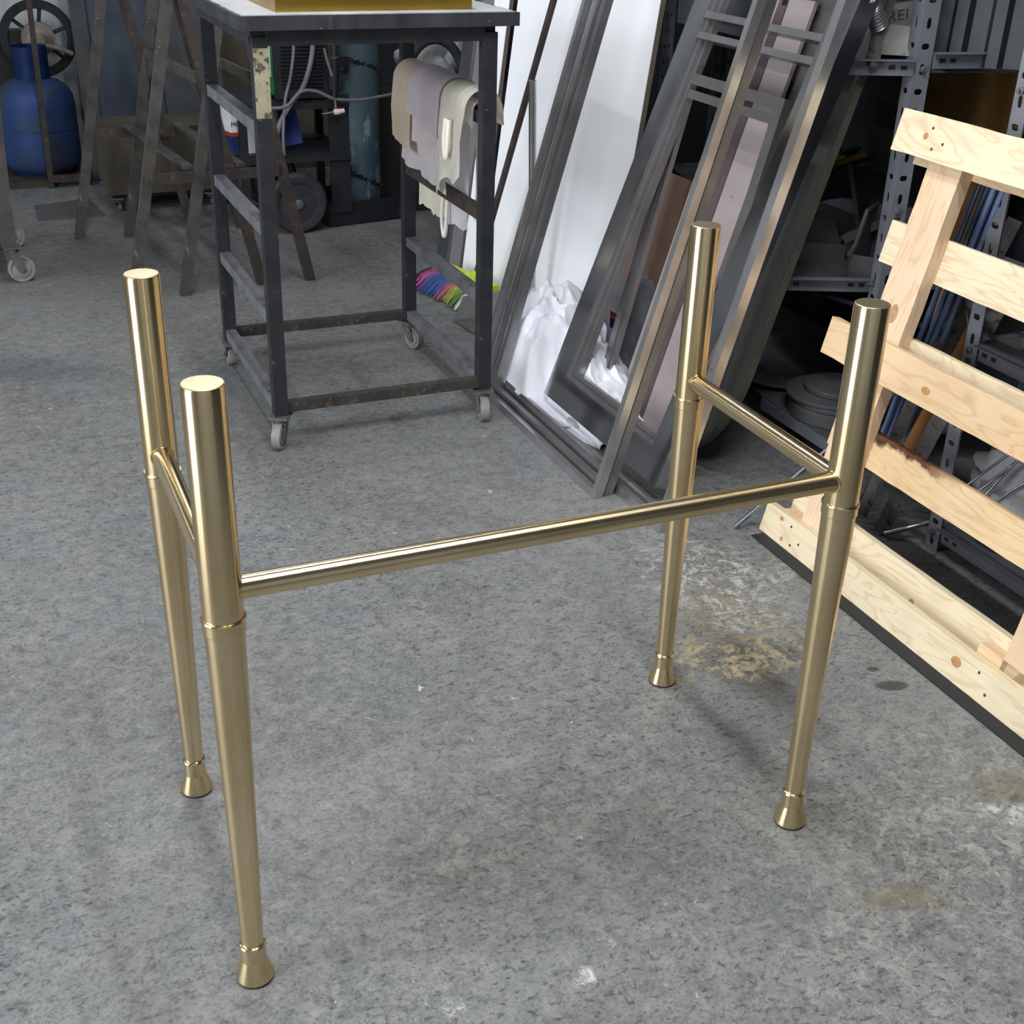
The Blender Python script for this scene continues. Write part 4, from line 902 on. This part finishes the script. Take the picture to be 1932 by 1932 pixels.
for k in range(3):
    pipe('dark_rod', ['dark rod under the middle shelf, nearest the aisle', 'dark rod under the middle shelf, second from the aisle', 'dark rod under the middle shelf, third from the aisle'][k], (1.80 + .03 * k, 2.70, .43), (2.0 + .03 * k, 2.25, .41 - .012 * k), .007, M['black'], cat='rod', grp='dark rods under the shelf')

# ------------------------------------------------------------------ rods and bars standing behind the pallet
for k in range(5):
    x, y = 1.862 + .010 * (k % 3), 2.10 - .014 * k
    pipe('blue_rod', ['blue steel rod, leftmost of the five', 'blue steel rod, second from the left of five', 'blue steel rod in the middle of the five', 'blue steel rod, fourth from the left of five', 'blue steel rod, rightmost of the five'][k], (x + .02, y + .06, .10), (x - .008, y - .160, .865), .0066, M['blrod'], cat='rod', grp='blue rods behind the pallet')
tag(bar('orange_board', (2.0, 2.17, .10), (2.0, 2.09, .56), .10, .008, M['orange'], None, (1, .3, 0)), 'orange brown board strip standing behind the blue rods', 'board')
for a, b_, w, lb in (((1.80, 2.07, .02), (1.90, 1.98, .62), .026, 'grey angle bar standing left of the others behind the pallet'), ((1.80, 2.00, .005), (1.93, 1.90, .60), .034, 'wide speckled flat bar standing behind the pallet'), ((1.85, 2.12, .02), (1.97, 1.96, .72), .030, 'dark angle bar standing nearest the orange board'), ((1.78, 2.12, .02), (1.84, 2.06, .50), .022, 'short grey angle bar standing nearest the brass stand')):
    tag(bar('angle_bar', a, b_, w, .005, M['angle'], None, (-.8, -.6, 0), .0008), lb, 'bar', 'grey bars behind the pallet')
for a, b_, r, lb in (((1.505, 2.140, .008), (1.95, 2.05, .42), .0055, 'long bright rod sticking out onto the floor left of the pallet'), ((1.80, 1.985, .012), (2.10, 1.80, .16), .006, 'bright rod lying low behind the bark edged board'), ((1.86, 1.86, .16), (1.98, 1.70, .42), .003, 'thin wire rod left of the woven sack, nearest the slotted post'), ((1.87, 1.83, .16), (2.02, 1.68, .44), .003, 'thin wire rod left of the woven sack, second from the post'), ((1.88, 1.81, .16), (2.00, 1.70, .46), .003, 'thin wire rod left of the woven sack, third from the post'), ((1.87, 1.79, .15), (2.05, 1.64, .40), .003, 'thin wire rod left of the woven sack, fourth from the post')):
    pipe('bright_rod', lb, a, b_, r, M['rod'], cat='rod', grp='bright rods behind the pallet')
def loose_caster():
    t = thing('loose_caster', 'loose caster wheel lying on the rack shelf at the right edge', 'caster', (1.95, 1.80, .486))
    T = Matrix.Translation((1.955, 1.80, .5075)) @ Matrix.Rotation(.25, 4, 'Y')
    obj('tyre', lathe(B(), [(.020, -.018), (.036, -.02), (.042, -.012), (.042, .012), (.036, .02), (.020, .018), (.018, .0), (.020, -.018)], 32, T, False), M['dusty'], t)
    obj('wheel_core', lathe(B(), [(.010, -.012), (.019, -.010), (.019, .008), (.010, .014)], 24, T), M['caster'], t)
loose_caster()
blob('woven_sack', 'crumpled whitish woven sack on the bottom of the rack', 'sack', (2.03, 1.72, .15), (.12, .20, .11), M['sack'], 8.2, .22, .8, flat=.062)

# ------------------------------------------------------------------ wooden pallet
def pallet():
    t = thing('wooden_pallet', 'pale pine pallet leaning upright against the shelving', 'pallet', (1.62, 1.65, 0))
    a = math.atan(.24); v = V((math.sin(a), 0, math.cos(a))); n = V((-math.cos(a), 0, math.sin(a))); u = V((0, -1, 0)); O0 = V((1.555, 2.12, .0))
    def brd(nm, p, vert, L, w, th, m, bev=.0025):
        """p = (u, v, depth) of the lower left front corner; boards lie along u, or along v when vert"""
        Mx = Matrix(((u.x, v.x, n.x, 0), (u.y, v.y, n.y, 0), (u.z, v.z, n.z, 0), (0, 0, 0, 1)))
        Mx.translation = O0 + u * p[0] + v * p[1] - n * p[2]
        if vert:
            Mx = Mx @ Matrix(((0, -1, 0, w), (1, 0, 0, 0), (0, 0, 1, 0), (0, 0, 0, 1)))
        Mx = Mx @ Matrix.Translation((0, w / 2, 0))
        bm = B(); k = 24
        s = random.random() * 50
        def e(i, j): return .0016 * noise.noise(V((i * .9, j * 7, s)))
        P = [(L * i / k, -w / 2 + e(i, 0)) for i in range(k + 1)] + [(L - L * i / k, w / 2 + e(i, 1)) for i in range(k + 1)]
        prism(bm, P, th, Matrix.Translation((0, 0, -th)))
        return obj(nm, bm, M[m], t, Mx, bevel=0, smooth=25), Mx
    def nails(o, Mx, spots):
        for x, y in spots: obj('nail_head', lathe(B(), [(.0032, -.001), (.0032, .0004), (.002, .0008)], 8, Mx @ Matrix.Translation((x, y, 0))), M['nail'], o)
    FB, FS, BBD = [], [], []
    for v0, w, m in ((.003, .070, 'pineA'), (.43, .080, 'pineB'), (.866, .083, 'pineA')):
        o, Mx = brd('front_board', (0, v0, 0), False, 1.05, w, .020, m)
        FB.append(o)
        nails(o, Mx, [(.10, .018), (.14, -.006), (.115, -.02), (.70, .015), (.73, -.014)])
    for u0 in (.10, .72): FS.append(brd('stringer', (u0, .004, .0205), True, .94, .095, .030, 'pineC')[0])
    for v0, w, m in ((.03, .090, 'pineA'), (.245, .077, 'pineD'), (.44, .088, 'pineA'), (.645, .088, 'pineA'), (.85, .088, 'pineB')):
        BBD.append(brd('back_board', (.02 if v0 != .245 else .06, v0, .0510), False, 1.02, w, .020, m)[0])
    brd('spacer_block', (.66, .058, .0205), False, .16, .035, .030, 'pineB')
    brd('spacer_block', (.04, .03, .0205), False, .06, .045, .030, 'pineB')
    def knot(uu, vv, d, ru, rv, par, m='knot'):
        Mx = Matrix(((u.x, v.x, n.x, 0), (u.y, v.y, n.y, 0), (u.z, v.z, n.z, 0), (0, 0, 0, 1))); Mx.translation = O0 + u * uu + v * vv - n * d
        Mx = Mx @ Matrix.Diagonal((ru / .01, rv / .01, 1, 1))
        obj('knot', lathe(B(), [(.010, -.001), (.010, .0002), (.0072, .0005), (.007, .0003), (.004, .0006)], 20, Mx), M[m], par)
    for k, uu, vv, ru, rv in ((0, .644, .042, .013, .010), (0, .062, .058, .007, .005), (0, .082, .018, .005, .005), (2, .087, .908, .007, .007), (1, .329, .462, .012, .008), (1, .72, .48, .009, .008)): knot(uu, vv, 0, ru, rv, FB[k])
    knot(.150, .565, .0205, .012, .020, FS[0], 'knotp'); knot(.447, .06, .051, .008, .007, BBD[0])
    s = B(); q0 = O0 + u * .21 + v * .14 - n * .01; sweep(s, smoothpath([q0, q0 + u * .025 - v * .04 + n * .01, q0 + u * .06 - v * .085], 5), .0022, 5); obj('splinter', s, M['pineA'], t)
pallet()

tag(obj('shadow_gap_strip', box(B(), (1.522, .85, .0008), (1.66, 2.10, .003)), M['cable'], bevel=.0005), 'flat black strip on the floor, painting in the shadow gap under the pallet foot', 'strip')  # dark floor strip that also paints in the shadow gap below the pallet
